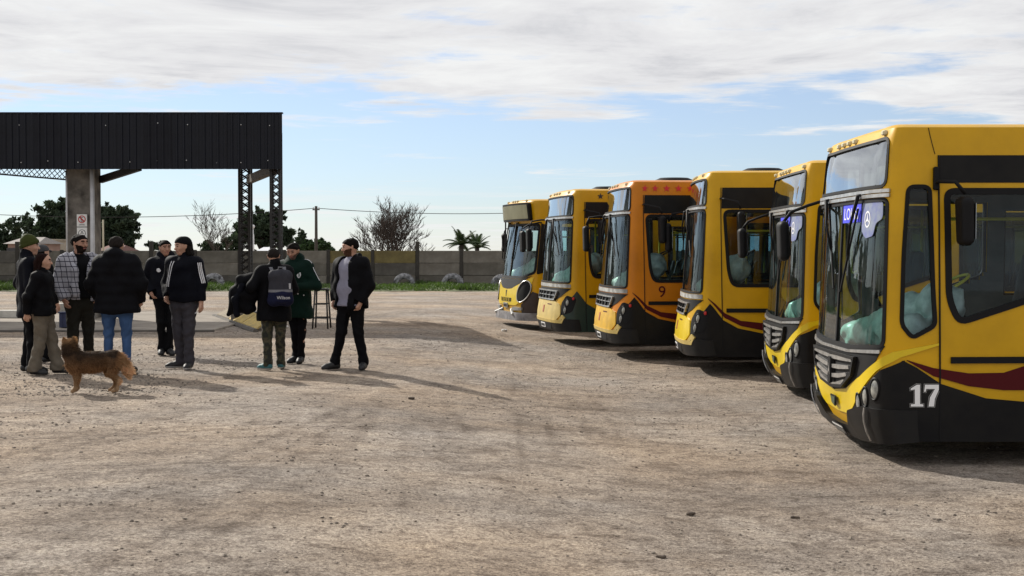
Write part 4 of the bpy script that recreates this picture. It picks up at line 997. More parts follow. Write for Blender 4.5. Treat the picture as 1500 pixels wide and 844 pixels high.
# ------------------------------------------------------------------ type G : wide-grille bus with V front
def bus_G(label, near, yaw, number=None, sign=None, paintm=Y_17, tray=None, detail=True):
    prof = ((.1, -.10), (.25, -.03), (.40, .03), (.60, .05), (.95, .045), (1.1, .035), (2.3, -.02), (2.45, -.03), (2.75, -.08), (2.85, -.12), (2.95, -.18), (3.2, -.3))
    s = Surf(1.25, .20, 3.3, prof, .04); gz = G(near[0]+3, near[1]+1)
    fw = Vector((-math.cos(yaw), -math.sin(yaw), 0)); lf = Vector((fw.y*-1, fw.x, 0))
    loc = Vector((near[0], near[1], gz))+fw*s.D-lf*s.W
    b = Bus(s, label, loc, yaw, 'yellow buses parked in a row'); b.roofz = 2.94; L_ = s.Lf
    # glazing
    d = b.window('destination_sign', rpoly([(-1.22, 2.385), (1.22, 2.385), (1.20, 2.83), (-1.20, 2.83)], .10), .028, G_DEST)
    w = b.window('windscreen', rpoly([(-1.24, 1.00), (-.5, .955), (.5, .955), (1.24, 1.00), (1.24, 2.30), (-1.24, 2.30)], [.08, .01, .01, .08, .07, .07]), .032, G_TEAL)
    V, F = s.patch(dense(rpoly([(-.02, .98), (.02, .98), (.02, 2.28), (-.02, 2.28)], .003)), .006, .02, .02); mesh('divider', V, F, M_RUB, w)
    for z0_, z1_ in ((2.345, 2.375), (2.305, 2.335)):
        V, F = s.patch(np.array([(-1.25, z0_), (1.25, z0_), (1.25, z1_), (-1.25, z1_)]), .028, .03); mesh('trim_bar', V, F, M_CHROME, b.root, True)
    V, F = s.patch(rpoly([(-1.2, .955-.0), (-.5, .918), (.5, .918), (1.2, .955), (1.2, .985), (.5, .942), (-.5, .942), (-1.2, .985)], .004), .022, .02); mesh('trim_bar', V, F, M_CHROME, b.root, True)
    # inside the destination box: pale boards painted as reflected sky, and a blind
    mb = MB(); mb.box((-.30, .55, 2.60), (.02, .75, .36)); mb.build('sky_glare_panel', mat('sky_glare_board', (.62, .65, .64), .7, var=.35), d); mb = MB(); mb.box((-.34, -.2, 2.58), (.02, .5, .34)); mb.build('roller_blind', M_DASH, d); mb = MB(); mb.box((-.30, -.8, 2.6), (.02, .6, .36)); mb.build('sky_glare_side', MATS['sky_glare_board'], d)
    mb = MB(); mb.box((-.7, 0, 2.365), (1.2, 2.2, .02)); mb.build('sign_shelf', M_RUB, d)
    # blue route board behind the glass
    if sign:
        V, F = s.patch(np.array([(.0, 2.10), (.66, 2.10), (.66, 2.27), (.0, 2.27)]), .002, .004); sb = mesh('route_board', V, F, M_BLUE, w)
        if sign != ' ': b.text(sign, .33, 2.128, .155, M_WHT, 'lettering', .0045, 1.18, sb, 1)
        V, F = s.patch(rpoly([(.70, 2.02), (.82, 1.95), (1.0, 1.97), (1.05, 2.08), (1.17, 2.12), (1.17, 2.27), (.70, 2.27)], .04), .002, .004); st = mesh('round_sticker', V, F, mat('pale_sticker', (.13, .15, .38), .5, col2=(.24, .28, .36), vscale=9), w)
        t_ = np.linspace(0, 2*math.pi, 25)[:-1]; ring_ = [(r_*math.cos(q), r_*math.sin(q)) for r_ in (.075, .060) for q in t_]
        b.poly2d(ring_, [(i, (i+1) % 24, 24+(i+1) % 24, 24+i) for i in range(24)], .86, 2.12, M_WHT, 'emblem_ring', .0045, st)
        tri = []; fc = []
        for k in range(3):
            q = math.pi/2+k*2*math.pi/3; n0 = len(tri); tri += [(.066*math.cos(q), .066*math.sin(q)), (.014*math.cos(q+1.05), .014*math.sin(q+1.05)), (0, 0), (.014*math.cos(q-1.05), .014*math.sin(q-1.05))]; fc.append((n0, n0+1, n0+2, n0+3))
        b.poly2d(tri, fc, .86, 2.12, M_WHT, 'emblem_star', .0045, st)
    # side glazing: quarter light, driver's window, both sides
    for f in (1, -1):
        q = rpoly([(L_+.015, 1.20), (L_+.12, 1.07), (L_+.33, 1.19), (L_+.31, 1.5), (L_+.275, 2.41), (L_+.05, 2.41), (L_+.02, 1.8)], [.06, .06, .06, .1, .08, .08, .1])
        b.window('quarter_window', q if f > 0 else flip(q), .035, G_DARK)
        q = rpoly([(L_+.40, 1.42), (L_+.50, 1.19), (L_+1.62, 1.56), (L_+1.62, 2.38), (L_+.38, 2.38)], [.1, .14, .1, .07, .10])
        b.window('driver_window' if f > 0 else 'door_window', q if f > 0 else flip(q), .055, G_DARK)
    side_common(b, paintm, None, None, None, None)
    for f in (1, -1):
        ff = (lambda x: x) if f > 0 else flip
        b.P('window_band', ff(np.array([(L_+.345, 2.425), (L_+9.4, 2.425), (L_+9.4, 2.66), (L_+.345, 2.66)])), .006, M_BLACK, dp=.3)
        # black lower skirt rising to the headlamp corner
        cv = [(L_-.38, .58), (L_-.22, .66), (L_-.06, .82), (L_+.05, .90), (L_+.16, .84), (L_+.36, .70), (L_+.75, .575), (L_+1.25, .53), (L_+2.2, .56), (L_+9.5, .60)]
        b.P('skirt_panel', ff(np.array([(L_-.38, .50), (L_+9.5, .20)][::-1]+cv[:0:-1][::-1][::-1] if False else [(L_-.38, .40), (L_-.30, .20), (L_+9.5, .20)]+cv[::-1])), .008, M_BLACK, dp=.08)
        top = [(L_+.08, .905), (L_+.3, .835), (L_+.6, .79), (L_+.9, .795), (L_+1.1, .86), (L_+1.3, .98), (L_+1.6, 1.06), (L_+9.5, 1.1)]
        bot = [(L_+.08, .90), (L_+.3, .765), (L_+.6, .68), (L_+.9, .645), (L_+1.2, .645), (L_+1.6, .66), (L_+9.5, .70)]
        b.P('stripe', ff(np.array(bot+top[::-1])), .0095, M_MAROON, thick=.004)
        b.P('rub_strip', ff(np.array([(L_+.445, .875), (L_+9.4, .915), (L_+9.4, .97), (L_+.445, .93)])), .022, M_RUB, thick=.02, dp=.3)
        b.P('panel_seam', ff(np.array([(L_+.352, .22), (L_+.366, .22), (L_+.34, 2.66), (L_+.326, 2.66)])), .0125, M_RUB, thick=.006, dp=.01)
        b.P('roof_seam', ff(np.array([(L_+.30, 2.67), (L_+.306, 2.67), (L_+.236, 2.895), (L_+.230, 2.895)])), .005, M_RUB, thick=.006, dp=.01)
    # lower front: black mask, grille, yellow V, lamps, bumper
    mask = [(-1.24, 1.02), (-1.12, .86), (-.85, .72), (-.45, .58), (0, .53), (.45, .58), (.85, .72), (1.12, .86), (1.24, 1.02), (1.22, 1.03), (.5, .955), (-.5, .955), (-1.22, 1.03)]
    b.P('front_mask', np.array(mask), .008, M_DULLB, dp=.05)
    gr = [(-.80, .895), (-.72, .72), (-.42, .585), (0, .55), (.42, .585), (.72, .72), (.80, .895)]
    g = b.P('grille', np.array(gr), .018, M_RUB, dp=.04, thick=.012)
    V, F = s.ring(dense(np.array(gr)), inset(dense(np.array(gr)), .028), .01, .05); mesh('grille_frame', V, F, M_DULLB, g)
    for k in range(4):
        za = .845-.07*k; hw = .74-.075*k; dip = .02+.02*k
        pl = [(-hw, za), (-hw*.5, za-dip*.7), (0, za-dip), (hw*.5, za-dip*.7), (hw, za), (hw-.02, za+.030), (hw*.5, za+.035-dip*.6), (0, za+.035-dip), (-hw*.5, za+.035-dip*.6), (-hw+.02, za+.030)]
        V, F = s.patch(np.array(pl), .048, .03, .05); mesh('slat', V, F, M_CHROME, g, True)
    b.P('emblem', rpoly([(-.05, .60), (0, .58), (.05, .60), (.05, .84), (-.05, .84)], .02), .062, M_DULLB, g, thick=.03)
    tri = [(0, .07), (.012, .012), (.045, -.05), (0, -.018), (-.045, -.05), (-.012, .012)]; b.poly2d(tri, [(0, 1, 2, 3, 4, 5)], 0, .72, M_CHROME, 'emblem_star', .064, g)
    XT = L_+.34
    vup = [(-XT, 1.075), (-1.30, 1.0), (-1.14, .90), (-.87, .755), (-.46, .605), (0, .555), (.46, .605), (.87, .755), (1.14, .90), (1.30, 1.0), (XT, 1.075)]
    vup = [(p_, z_-.028) for p_, z_ in vup]
    vlo = [(-XT, 1.03), (-1.36, .925), (-1.16, .80), (-.92, .62), (-.66, .44), (-.48, .345), (0, .325), (.48, .345), (.66, .44), (.92, .62), (1.16, .80), (1.36, .925), (XT, 1.03)]
    b.P('front_panel', np.array(vlo+vup[::-1]), .014, M_SUNYEL, thick=.012, dp=.04)
    bd = b.P('badge', rpoly([(-.105, .475), (-.07, .39), (0, .365), (.07, .39), (.105, .475)], .012), .034, M_DULLB, thick=.012); b.P('badge_face', rpoly([(-.08, .46), (-.055, .40), (0, .382), (.055, .40), (.08, .46)], .01), .038, mat('badge_green', (.06, .09, .05), .4), bd, thick=.004)
    for f in (1, -1):
        ff = (lambda x: x) if f > 0 else flip
        b.P('lamp_housing', ff(np.array([(.52, .36), (.70, .45), (.96, .63), (1.20, .81), (1.40, .90), (1.44, .62), (1.30, .45), (1.0, .36)])), .012, M_BLACK, dp=.03, thick=.02)
        for (p_, z_, rx, rz_) in ((.82, .485, .048, .080), (.98, .555, .046, .080), (1.14, .640, .052, .086)): b.lamp(f*p_, z_, rx, rz_, tilt=-.12*f)
    # bumper: deep moulding with a central hollow
    bs = Surf(1.262, .24, 3.3, ((.1, -.10), (.25, .0), (.38, .055), (.5, .06)), 0)
    def bump_obj(name, poly, off, m, parent, thick=.05):
        V, F = bs.patch(np.array(poly), off, thick, .05); V[:, 0] += .02; return mesh(name, V, F, m, parent, True)
    bl = [(-1.52, .20), (-1.2, .17), (-.6, .12), (0, .11), (.6, .12), (1.2, .17), (1.52, .20)]
    bt = [(-1.52, .47), (-1.35, .475), (-.95, .47), (-.62, .40), (-.42, .24), (0, .215), (.42, .24), (.62, .40), (.95, .47), (1.35, .475), (1.52, .47)]
    bo = bump_obj('bumper', bl+bt[::-1], .016, M_DULLB, b.root, .10)
    bump_obj('bumper_tray', [(-.60, .385), (-.42, .225), (0, .20), (.42, .225), (.60, .385)], -.06, tray or M_DULLB, bo)
    for f in (1, -1):
        cr = [(.98*f, .17), (.995*f, .17), (1.03*f, .34), (1.06*f, .47), (1.045*f, .47), (1.01*f, .34)]; bump_obj('bumper_crease', cr, .036, M_CHROME, bo, .01)
    pl = bump_obj('number_plate', [(-.20, .115), (.20, .115), (.20, .20), (-.20, .20)], .045, M_BLK, bo, .01); bump_obj('plate_band', [(-.19, .178), (.19, .178), (.19, .194), (-.19, .194)], .048, M_WHT, pl, .004)
    for k in range(6): bump_obj('plate_character', [(-.15+.055*k, .126), (-.115+.055*k, .126), (-.115+.055*k, .166), (-.15+.055*k, .166)], .048, M_RIM, pl, .004)
    for p_ in (-1.05, -.62, -.40, -.18, .05, 1.05): b.marker(p_, 2.868)
    # wipers, mirrors
    b.wiper(.70, 2.335, .36, 1.80, .9); b.wiper(-.52, 2.335, -.30, 1.85, .9)
    a0 = b.pt(L_+.31, 2.42, .0); a0 = Vector((a0.x, a0.y, a0.z))
    b.mirror([a0, a0+Vector((.0, .10, .01)), a0+Vector((-.10, .22, .0)), a0+Vector((-.18, .24, -.10))], (a0.x-.18, a0.y+.24, a0.z-.33), (.06, .17, .42))
    mb = MB(); mb.box(a0+Vector((0, .02, .04)), (.05, .05, .20), bev=.01); mb.build('mirror_bracket', M_RUB, b.root)
    a0 = b.pt(-1.25, 2.36, .02)
    b.mirror([a0, a0+Vector((.16, -.04, -.05)), a0+Vector((.34, -.03, -.12)), a0+Vector((.42, .0, -.22))], (a0.x+.42, a0.y, a0.z-.42), (.06, .16, .42))
    b.interior(1.02); b.shell(paintm, .22, 2.90); b.roof(paintm, 2.90, .06)
    if number:
        one = [(-.085, 0), (.085, 0), (.085, .025), (.04, .03), (.04, .26), (-.005, .26), (-.085, .215), (-.085, .195), (-.03, .205), (-.03, .03), (-.085, .025)]
        sev = [(-.04, 0), (.035, 0), (.045, .09), (.10, .20), (.10, .26), (-.09, .26), (-.10, .175), (-.082, .175), (-.07, .21), (.045, .21), (-.02, .11)]
        one = [(x*.60, y*.72) for x, y in one]; sev = [(x*.60, y*.72) for x, y in sev]; P1, Z1 = L_+.165, .505
        def outl(pts, k): return inset(np.array(pts), k)
        for pts, pc in ((one, P1-.0), (sev, P1+.118)):
            b.poly2d(pts, [tuple(range(len(pts)))], pc, Z1, M_WHT, 'fleet_digit', .0125, sg=1)
            ip = outl(pts, -.007); b.poly2d(ip, [tuple(range(len(ip)))], pc, Z1, M_BLACK, 'digit_outline', .0108, sg=1)
            ip = outl(pts, -.012); b.poly2d(ip, [tuple(range(len(ip)))], pc, Z1, M_RIM, 'digit_border', .0098, sg=1)
    return b

# ------------------------------------------------------------------ type M : tall windscreen, square nose panel
def bus_M(label, near, yaw, paintm, skirt, nose, fleet=None, stars=None, glass=G_SMOKE, stripe=True, edge=None, nslot=3):
    prof = ((.2, -.02), (.30, .07), (.50, .11), (.62, .105), (.86, .065), (1.05, .04), (1.2, .035), (2.4, -.05), (2.9, -.12), (3.0, -.2), (3.3, -.3))
    s = Surf(1.25, .32, 2.7, prof, .04); gz = G(near[0]+3, near[1]+1)
    fw = Vector((-math.cos(yaw), -math.sin(yaw), 0)); lf = Vector((-fw.y, fw.x, 0))
    loc = Vector((near[0], near[1], gz))+fw*s.D-lf*s.W
    b = Bus(s, label, loc, yaw, 'yellow buses parked in a row'); b.roofz = 3.04; L_ = s.Lf; E = L_-.14
    d = b.window('destination_sign', rpoly([(-E, 2.49), (E, 2.49), (E-.03, 2.90), (-E+.03, 2.90)], .08), .028, G_DEST)
    mb = MB(); mb.box((-.36, .1, 2.69), (.02, 1.9, .36)); mb.build('sky_glare_panel', mat('sky_glare_board', (.62, .65, .64), .7, var=.35), d)  # pale colour stands in for bright sky reflected in the glass
    w = b.window('windscreen', rpoly([(-E, 1.20), (E, 1.20), (E, 2.445), (-E, 2.445)], .08), .032, glass)
    V, F = s.patch(np.array([(-.02, 1.21), (.02, 1.21), (.02, 2.435), (-.02, 2.435)]), .006, .02, .02); mesh('divider', V, F, M_RUB, w)
    V, F = s.patch(np.array([(-E, 2.45), (E, 2.45), (E, 2.485), (-E, 2.485)]), .026, .03); mesh('trim_bar', V, F, M_CHROME, b.root, True)
    V, F = s.patch(rpoly([(-E, 1.125), (E, 1.125), (E, 1.19), (-E, 1.19)], .02), .012, .02); mesh('cowl_strip', V, F, mat('grey_white_cowl', (.42, .42, .40), .6, col2=(.2, .2, .19), vscale=8), b.root, True)
    for f in (1, -1):
        ff = (lambda x: x) if f > 0 else flip
        q = rpoly([(L_+.20, 1.52), (L_+.27, 1.30), (L_+1.45, 1.30), (L_+1.45, 2.44), (L_+.12, 2.44)], [.12, .12, .06, .06, .12])
        b.window('driver_window' if f > 0 else 'door_window', ff(q), .05, G_DARK)
        b.P('window_band', ff(np.array([(L_+.10, 2.455), (L_+9.4, 2.455), (L_+9.4, 2.76), (L_+.10, 2.76)])), .006, M_BLACK, dp=.3)
        cv = [(L_-.36, .60), (L_-.22, .78), (L_-.10, .96), (L_-.03, 1.06), (L_+.04, .98), (L_+.16, .82), (L_+.36, .70), (L_+.7, .63), (L_+1.3, .60), (L_+9.5, .60)]
        b.P('skirt_panel', ff(np.array([(L_-.36, .50), (L_-.34, .28), (L_+9.5, .26)]+cv[::-1])), .008, skirt, dp=.06)
        if stripe:
            top = [(L_-.06, 1.14), (L_+.04, 1.06), (L_+.18, .92), (L_+.4, .81), (L_+.7, .78), (L_+1.0, .82), (L_+9.5, 1.0)]
            bot = [(L_-.06, 1.13), (L_+.04, 1.02), (L_+.18, .85), (L_+.4, .735), (L_+.7, .675), (L_+1.0, .66), (L_+9.5, .66)]
            b.P('stripe', ff(np.array(bot+top[::-1])), .0095, M_MAROON, thick=.004)
        b.P('rub_strip', ff(np.array([(L_+.20, .93), (L_+9.4, .95), (L_+9.4, 1.01), (L_+.20, .99)])), .022, M_RUB, thick=.02, dp=.3)
        b.P('panel_seam', ff(np.array([(L_+.16, .30), (L_+.172, .30), (L_+.085, 2.76), (L_+.073, 2.76)])), .0125, M_RUB, thick=.006, dp=.01)
    side_common(b, paintm, None, None, None, None)
    # mask and grille with square slots
    b.P('front_mask', np.array([(-E-.02, 1.11), (-1.0, .96), (-.72, .86), (.72, .86), (1.0, .96), (E+.02, 1.11)]), .008, M_DULLB, dp=.05)
    gr = rpoly([(-.86, 1.065), (-.74, .875), (.74, .875), (.86, 1.065)], .03); g = b.P('grille', gr, .014, M_RUB, thick=.012, dp=.05)
    for k in range(6):
        xk = -.75+.30*k; V, F = s.patch(np.array([(xk-.016, .885), (xk+.016, .885), (xk+.020, 1.06), (xk-.020, 1.06)]), .040, .03, .02); mesh('grille_bar', V, F, M_DULLB, g)
    V, F = s.patch(np.array([(-.80, .962), (.80, .962), (.80, .976), (-.80, .976)]), .036, .03, .05); mesh('grille_bar', V, F, M_CHROME, g)
    V, F = s.ring(dense(gr), inset(dense(gr), .022), .01, .045); mesh('grille_frame', V, F, M_CHROME, g)
    npl = rpoly([(-.92, .50), (.92, .50), (1.05, .60), (1.00, .80), (.72, .865), (-.72, .865), (-1.00, .80), (-1.05, .60)], .04)
    npn = b.P('nose_panel', npl, .022, nose, thick=.03, dp=.05)
    bd = b.P('badge', rpoly([(-.06, .62), (.06, .62), (.05, .76), (-.05, .76)], .02), .03, mat('badge_red', (.35, .09, .03), .5), npn, thick=.01)
    b.P('nose_letter_strip', np.array([(.28, .78), (.60, .78), (.60, .80), (.28, .80)]), .0245, M_MAROON, npn, thick=.003)
    for f in (1, -1):
        ff = (lambda x: x) if f > 0 else flip
        b.P('lamp_housing', ff(rpoly([(1.06, .58), (1.30, .66), (1.36, .92), (1.16, .98), (1.03, .82)], .05)), .014, M_RUB, dp=.03, thick=.02)
        b.lamp(f*1.15, .70, .034, .060); b.lamp(f*1.19, .84, .034, .060)
        b.lamp(f*1.30, .92, .022, .032, 'indicator_light', lens=mat('red_lens', (.5, .02, .02), .3))
    b.P('edge_moulding', np.array([(-1.10, .44), (1.10, .44), (1.18, .56), (1.10, .60), (1.0, .50), (-1.0, .50), (-1.10, .60), (-1.18, .56)]), .034, edge or M_CREAMP, thick=.04, dp=.05)
    bo = b.P('bumper', np.array([(-1.45, .30), (-.9, .27), (.9, .27), (1.45, .30), (1.42, .52), (1.12, .53), (1.0, .455), (-1.0, .455), (-1.12, .53), (-1.42, .52)]), .03, M_DULLB, thick=.06, dp=.05)
    b.P('bumper_recess', rpoly([(-.62, .31), (.62, .31), (.66, .42), (-.66, .42)], .03), .034, M_RUB, bo, thick=.004)
    for f in (1, -1): b.lamp(f*.82, .36, .05, .035, 'fog_light')
    pl = b.P('number_plate', np.array([(-.19, .325), (.19, .325), (.19, .415), (-.19, .415)]), .046, M_WHT, bo, thick=.008)
    for k in range(6): b.P('plate_character', np.array([(-.155+.055*k, .34), (-.12+.055*k, .34), (-.12+.055*k, .395), (-.155+.055*k, .395)]), .049, M_BLK, pl, thick=.003)
    for p_ in (-.9, -.25, 0, .25, .9): b.marker(p_, 2.955)
    b.wiper(.30, 2.45, .62, 2.0, .7); b.wiper(-.35, 2.45, -.62, 2.0, .7)
    a0 = b.pt(L_+.08, 2.60, .0)
    b.mirror([a0, a0+Vector((.0, .12, .0)), a0+Vector((-.22, .28, -.06)), a0+Vector((-.26, .29, -.16))], (a0.x-.27, a0.y+.29, a0.z-.42), (.06, .17, .46))
    a0 = b.pt(-E+.02, 2.47, .02)
    b.mirror([a0, a0+Vector((.12, -.06, .0)), a0+Vector((.32, -.05, -.03)), a0+Vector((.38, -.02, -.16))], (a0.x+.38, a0.y-.02, a0.z-.42), (.06, .16, .48))
    b.interior(1.24, floorz=.6); b.shell(paintm, .28, 2.98); b.roof(paintm, 2.98, .05)
    if stars:
        n_, m_, p0, rs = stars
        for k in range(n_): b.star(L_+p0+.20*k, 2.87, rs, m_)
    if fleet: b.text(fleet, L_+.42, 1.06, .27, M_MAROON, 'fleet_digit', .01, sg=1)
    return b

# ------------------------------------------------------------------ type O : older bus with visor box and round nose
def bus_O(label, near, yaw):
    prof = ((.2, .0), (.45, .10), (.7, .12), (1.0, .09), (1.25, .04), (2.4, -.12), (2.5, -.10), (2.9, -.06), (3.0, -.14), (3.3, -.3))
    s = Surf(1.25, .36, 2.7, prof, .04); gz = G(near[0]+3, near[1]+1)
    fw = Vector((-math.cos(yaw), -math.sin(yaw), 0)); lf = Vector((-fw.y, fw.x, 0))
    loc = Vector((near[0], near[1], gz))+fw*s.D-lf*s.W
    b = Bus(s, label, loc, yaw, 'yellow buses parked in a row'); b.roofz = 2.99; L_ = s.Lf
    w = b.window('windscreen', rpoly([(-1.30, 1.32), (-.9, 1.20), (.9, 1.20), (1.30, 1.32), (1.34, 2.44), (-1.34, 2.44)], [.1, .1, .1, .1, .1, .1]), .055, G_SMOKE)
    V, F = s.patch(np.array([(-.035, 1.20), (.035, 1.20), (.035, 2.44), (-.035, 2.44)]), .008, .02, .03); mesh('divider', V, F, M_RUB, w)
    bx_ = rpoly([(-1.12, 2.50), (1.12, 2.50), (1.10, 2.90), (-1.10, 2.90)], .05)
    v = b.P('visor_box', bx_, .10, M_RUB, thick=.12, dp=.06)
    b.P('destination_panel', inset(dense(bx_), .045), .106, mat('blank_destination', (.23, .22, .13), .3, var=.2, vscale=3), v, thick=.005)
    for f in (1, -1):
        ff = (lambda x: x) if f > 0 else flip
        q = rpoly([(L_+.24, 1.35), (L_+1.4, 1.35), (L_+1.4, 2.36), (L_+.22, 2.36)], .08); b.window('driver_window' if f > 0 else 'door_window', ff(q), .05, G_DARK)
        b.P('window_surround', ff(rpoly([(L_-.10, 1.30), (L_+.06, 1.34), (L_+.08, 2.40), (L_-.06, 2.44)], .04)), .006, M_BLACK, dp=.03)
        cv = [(L_-.46, .62), (L_-.3, .74), (L_-.15, .92), (L_+.1, .82), (L_+.5, .66), (L_+9.5, .62)]
        b.P('skirt_panel', ff(np.array([(L_-.46, .32), (L_+9.5, .26)]+cv[::-1])), .008, mat('brown_black_paint', (.035, .018, .012), .5, var=.3), dp=.06)
        b.P('rub_strip', ff(np.array([(L_+.20, .93), (L_+9.4, .95), (L_+9.4, 1.0), (L_+.20, .98)])), .022, M_RUB, thick=.02, dp=.3)
    side_common(b, Y_DK, None, None, None, None)
    b.P('front_mask', np.array([(-1.22, 1.27), (-.85, 1.10), (-.4, .98), (0, .96), (.4, .98), (.85, 1.10), (1.22, 1.27), (.85, 1.19), (-.85, 1.19)]), .012, M_RUB, dp=.05)
    g = b.P('grille', rpoly([(-.42, .68), (.42, .68), (.46, .76), (-.46, .76)], .02), .026, M_RUB, thick=.012)
    for k in range(5):
        V, F = s.patch(np.array([(-.34+.16*k, .685), (-.31+.16*k, .685), (-.31+.16*k, .755), (-.34+.16*k, .755)]), .04, .02, .02); mesh('grille_bar', V, F, M_SUNYEL, g)
    vlo = [(-1.2, .98), (-1.0, .70), (-.7, .60), (.7, .60), (1.0, .70), (1.2, .98)]; vup = [(-1.26, 1.24), (-.85, 1.085), (-.4, .97), (0, .95), (.4, .97), (.85, 1.085), (1.26, 1.24)]
    b.P('front_panel', np.array(vlo+vup[::-1]), .020, M_SUNYEL, thick=.03, dp=.05)
    b.P('nose_crease', np.array([(-.018, .78), (.018, .78), (.05, .93), (-.05, .93)]), .024, M_RUB, thick=.004)
    for f in (1, -1):
        t_ = np.linspace(0, 2*math.pi, 29)[:-1]; pl = np.stack([f*1.02+.21*np.cos(t_)+f*.07*np.sin(t_), .92+.25*np.sin(t_)], -1)
        b.P('lamp_housing', pl, .032, M_RUB, thick=.03, dp=.03)
        V, F = s.ring(pl, inset(pl, .018), .03, .045); mesh('lamp_bezel', V, F, M_CHROME, b.root, True)
        b.lamp(f*.98, .85, .065, .085); b.lamp(f*1.08, .98, .055, .075)
    # open lower front: dark recess, tow beam, steps, low bumper bar
    b.P('lower_recess', np.array([(-1.1, .42), (1.1, .42), (1.08, .64), (-1.08, .64)]), -.02, M_RUB, thick=.01)
    pl = b.P('number_plate', np.array([(-.17, .53), (.17, .53), (.17, .64), (-.17, .64)]), .04, M_RIM, thick=.02)
    for k in range(6): b.P('plate_character', np.array([(-.145+.05*k, .55), (-.11+.05*k, .55), (-.11+.05*k, .61), (-.145+.05*k, .61)]), .043, M_BLK, pl, thick=.003)
    for f in (1, -1):
        b.P('fog_lamp_panel', (np.array([(.55, .48), (1.0, .50), (1.0, .56), (.55, .56)]) if f > 0 else flip(np.array([(.55, .48), (1.0, .50), (1.0, .56), (.55, .56)]))), .05, M_RIM, thick=.05)
        mb = MB(); a0 = b.pt(f*.35, .50, .0); a1 = b.pt(f*.75, .40, .14); mb.tube([a0, a1], .03, 6); mb.build('bumper_stay', M_RIM, b.root)
    bs = Surf(1.32, .34, 2.6, ((0, .18), (1, .18)), 0)
    V, F = bs.patch(rpoly([(-1.7, .27), (1.7, .27), (1.7, .44), (-1.7, .44)], .03), .02, .14, .05); mesh('bumper', V, F, mat('scuffed_grey', (.27, .26, .27), .6, col2=(.12, .115, .12), vscale=5), b.root, True)
    for p_ in (-.8, -.2, 0, .2, .8): b.marker(p_, 2.955)
    b.wiper(.25, 2.46, .12, 1.95, .7); b.wiper(-.5, 2.46, -.7, 1.95, .7)
    a0 = b.pt(L_-.05, 2.45, .0)
    b.mirror([a0, a0+Vector((.12, .2, .0)), a0+Vector((.35, .12, -.06)), a0+Vector((.42, .02, -.12))], (a0.x+.42, a0.y-.02, a0.z-.42), (.06, .17, .48))
    a0 = b.pt(-1.36, 2.34, .0); a1 = b.pt(-1.36, 1.60, .0); o_ = Vector((.12, -.34, 0))
    mb = MB(); mb.tube([a0, a0+o_*.8+Vector((0, 0, .02)), a0+o_+Vector((0, 0, -.05)), a1+o_+Vector((0, 0, .05)), a1+o_*.8, a1], .016, 6); mo = mb.build('mirror_frame', M_RUB, b.root, True)
    c = (a0+a1)/2+o_*.9+Vector((0, 0, .05)); pr = [((c.x, c.y-.05, c.z-.16), (c.x, c.y+.05, c.z-.16), .05, .05), ((c.x, c.y-.05, c.z+.16), (c.x, c.y+.05, c.z+.16), .05, .05), ((c.x, c.y, c.z-.16), (c.x, c.y, c.z+.16), .06, .06)]
    sdf_obj('mirror_shell', pr, .015, M_RUB, mo, .06)
    a = b.pt(-1.30, 2.55, .0); mb = MB(); mb.tube([a+Vector((.1, -.1, .3)), a+Vector((.1, -.1, -.75))], .018, 6); mb.build('guide_rod', M_RUB, b.root)
    b.interior(1.28, floorz=.6); b.shell(Y_DK, .30, 2.94); b.roof(Y_DK, 2.94, .05)
    return b

bus_G('yellow bus numbered 17 with black skirt, maroon stripe and wide slatted grille', (3.32, 11.7), R(0), number='17', sign='LOHM')
bus_G('yellow slatted-grille bus with a yellow hollow in its bumper, parked beside bus 17', (3.64, 16.5), R(-1.5), sign=' ', tray=M_SUNYEL, paintm=Y_17)
bus_M('plain yellow bus with maroon stripe and sunlit yellow nose, next to the orange bus', (2.95, 20.0), R(-3), Y_17, M_BLACK, M_SUNYEL)
bus_M('orange bus with red stars on its roof edge and a 9 on its side', (2.08, 22.7), R(5), Y_OR, M_BLACK, mat('amber_nose', (.72, .42, .02), .45, var=.3, vscale=4), fleet='9', stars=(12, M_STARR, .10, .065))
bus_M('mustard bus with dark green skirt, cream nose and black stars on its roof edge', (1.28, 26.0), R(10), Y_DK, M_GREEN, M_CREAMP, stars=(12, M_BLK, .42, .065), glass=G_TEAL, stripe=False, edge=M_CREAMP)
bus_O('oldest boxy yellow bus with blank sign box, round lamps and separate grey bumper', (.66, 30.3), R(15))
# ================================================================== PEOPLE
M_SKIN = mat('skin', (.50, .285, .20), .6, var=.15, vscale=12); M_SKIN2 = mat('skin_tan', (.38, .20, .135), .6, var=.15, vscale=12)
M_HAIR = mat('dark_hair', (.008, .006, .005), .8, var=.4, vscale=40, spec=.08); M_HAIRR = mat('dark_red_hair', (.014, .005, .004), .8, var=.4, vscale=40, spec=.08)
M_BEARD = mat('brown_beard', (.085, .042, .024), .85, var=.4, vscale=60, spec=.08); M_EYE = mat('eye_shadow', (.09, .045, .032), .6); M_LIP = mat('lips', (.28, .10, .085), .6); M_GREYH = mat('cropped_grey_hair', (.022, .018, .016), .85, var=.4, vscale=60, spec=.08)
def cloth(name, c, var=.25, rough=.72, vs=9): return mat(name, c, rough, var=var, vscale=vs, bump=.15, bscale=180, spec=.08)
K_BLACK = cloth('black_cloth', (.0045, .0045, .006)); K_NAVY = cloth('navy_black_cloth', (.0045, .005, .009)); K_CHAR = cloth('charcoal_padded_cloth', (.0055, .0055, .0075))
K_KHAKI = cloth('khaki_twill', (.15, .128, .10)); K_GREY = cloth('dark_grey_cloth', (.055, .052, .062)); K_JEAN = cloth('blue_denim', (.055, .11, .24), .35, vs=5); K_OLIVE = cloth('olive_black_cloth', (.022, .021, .017))
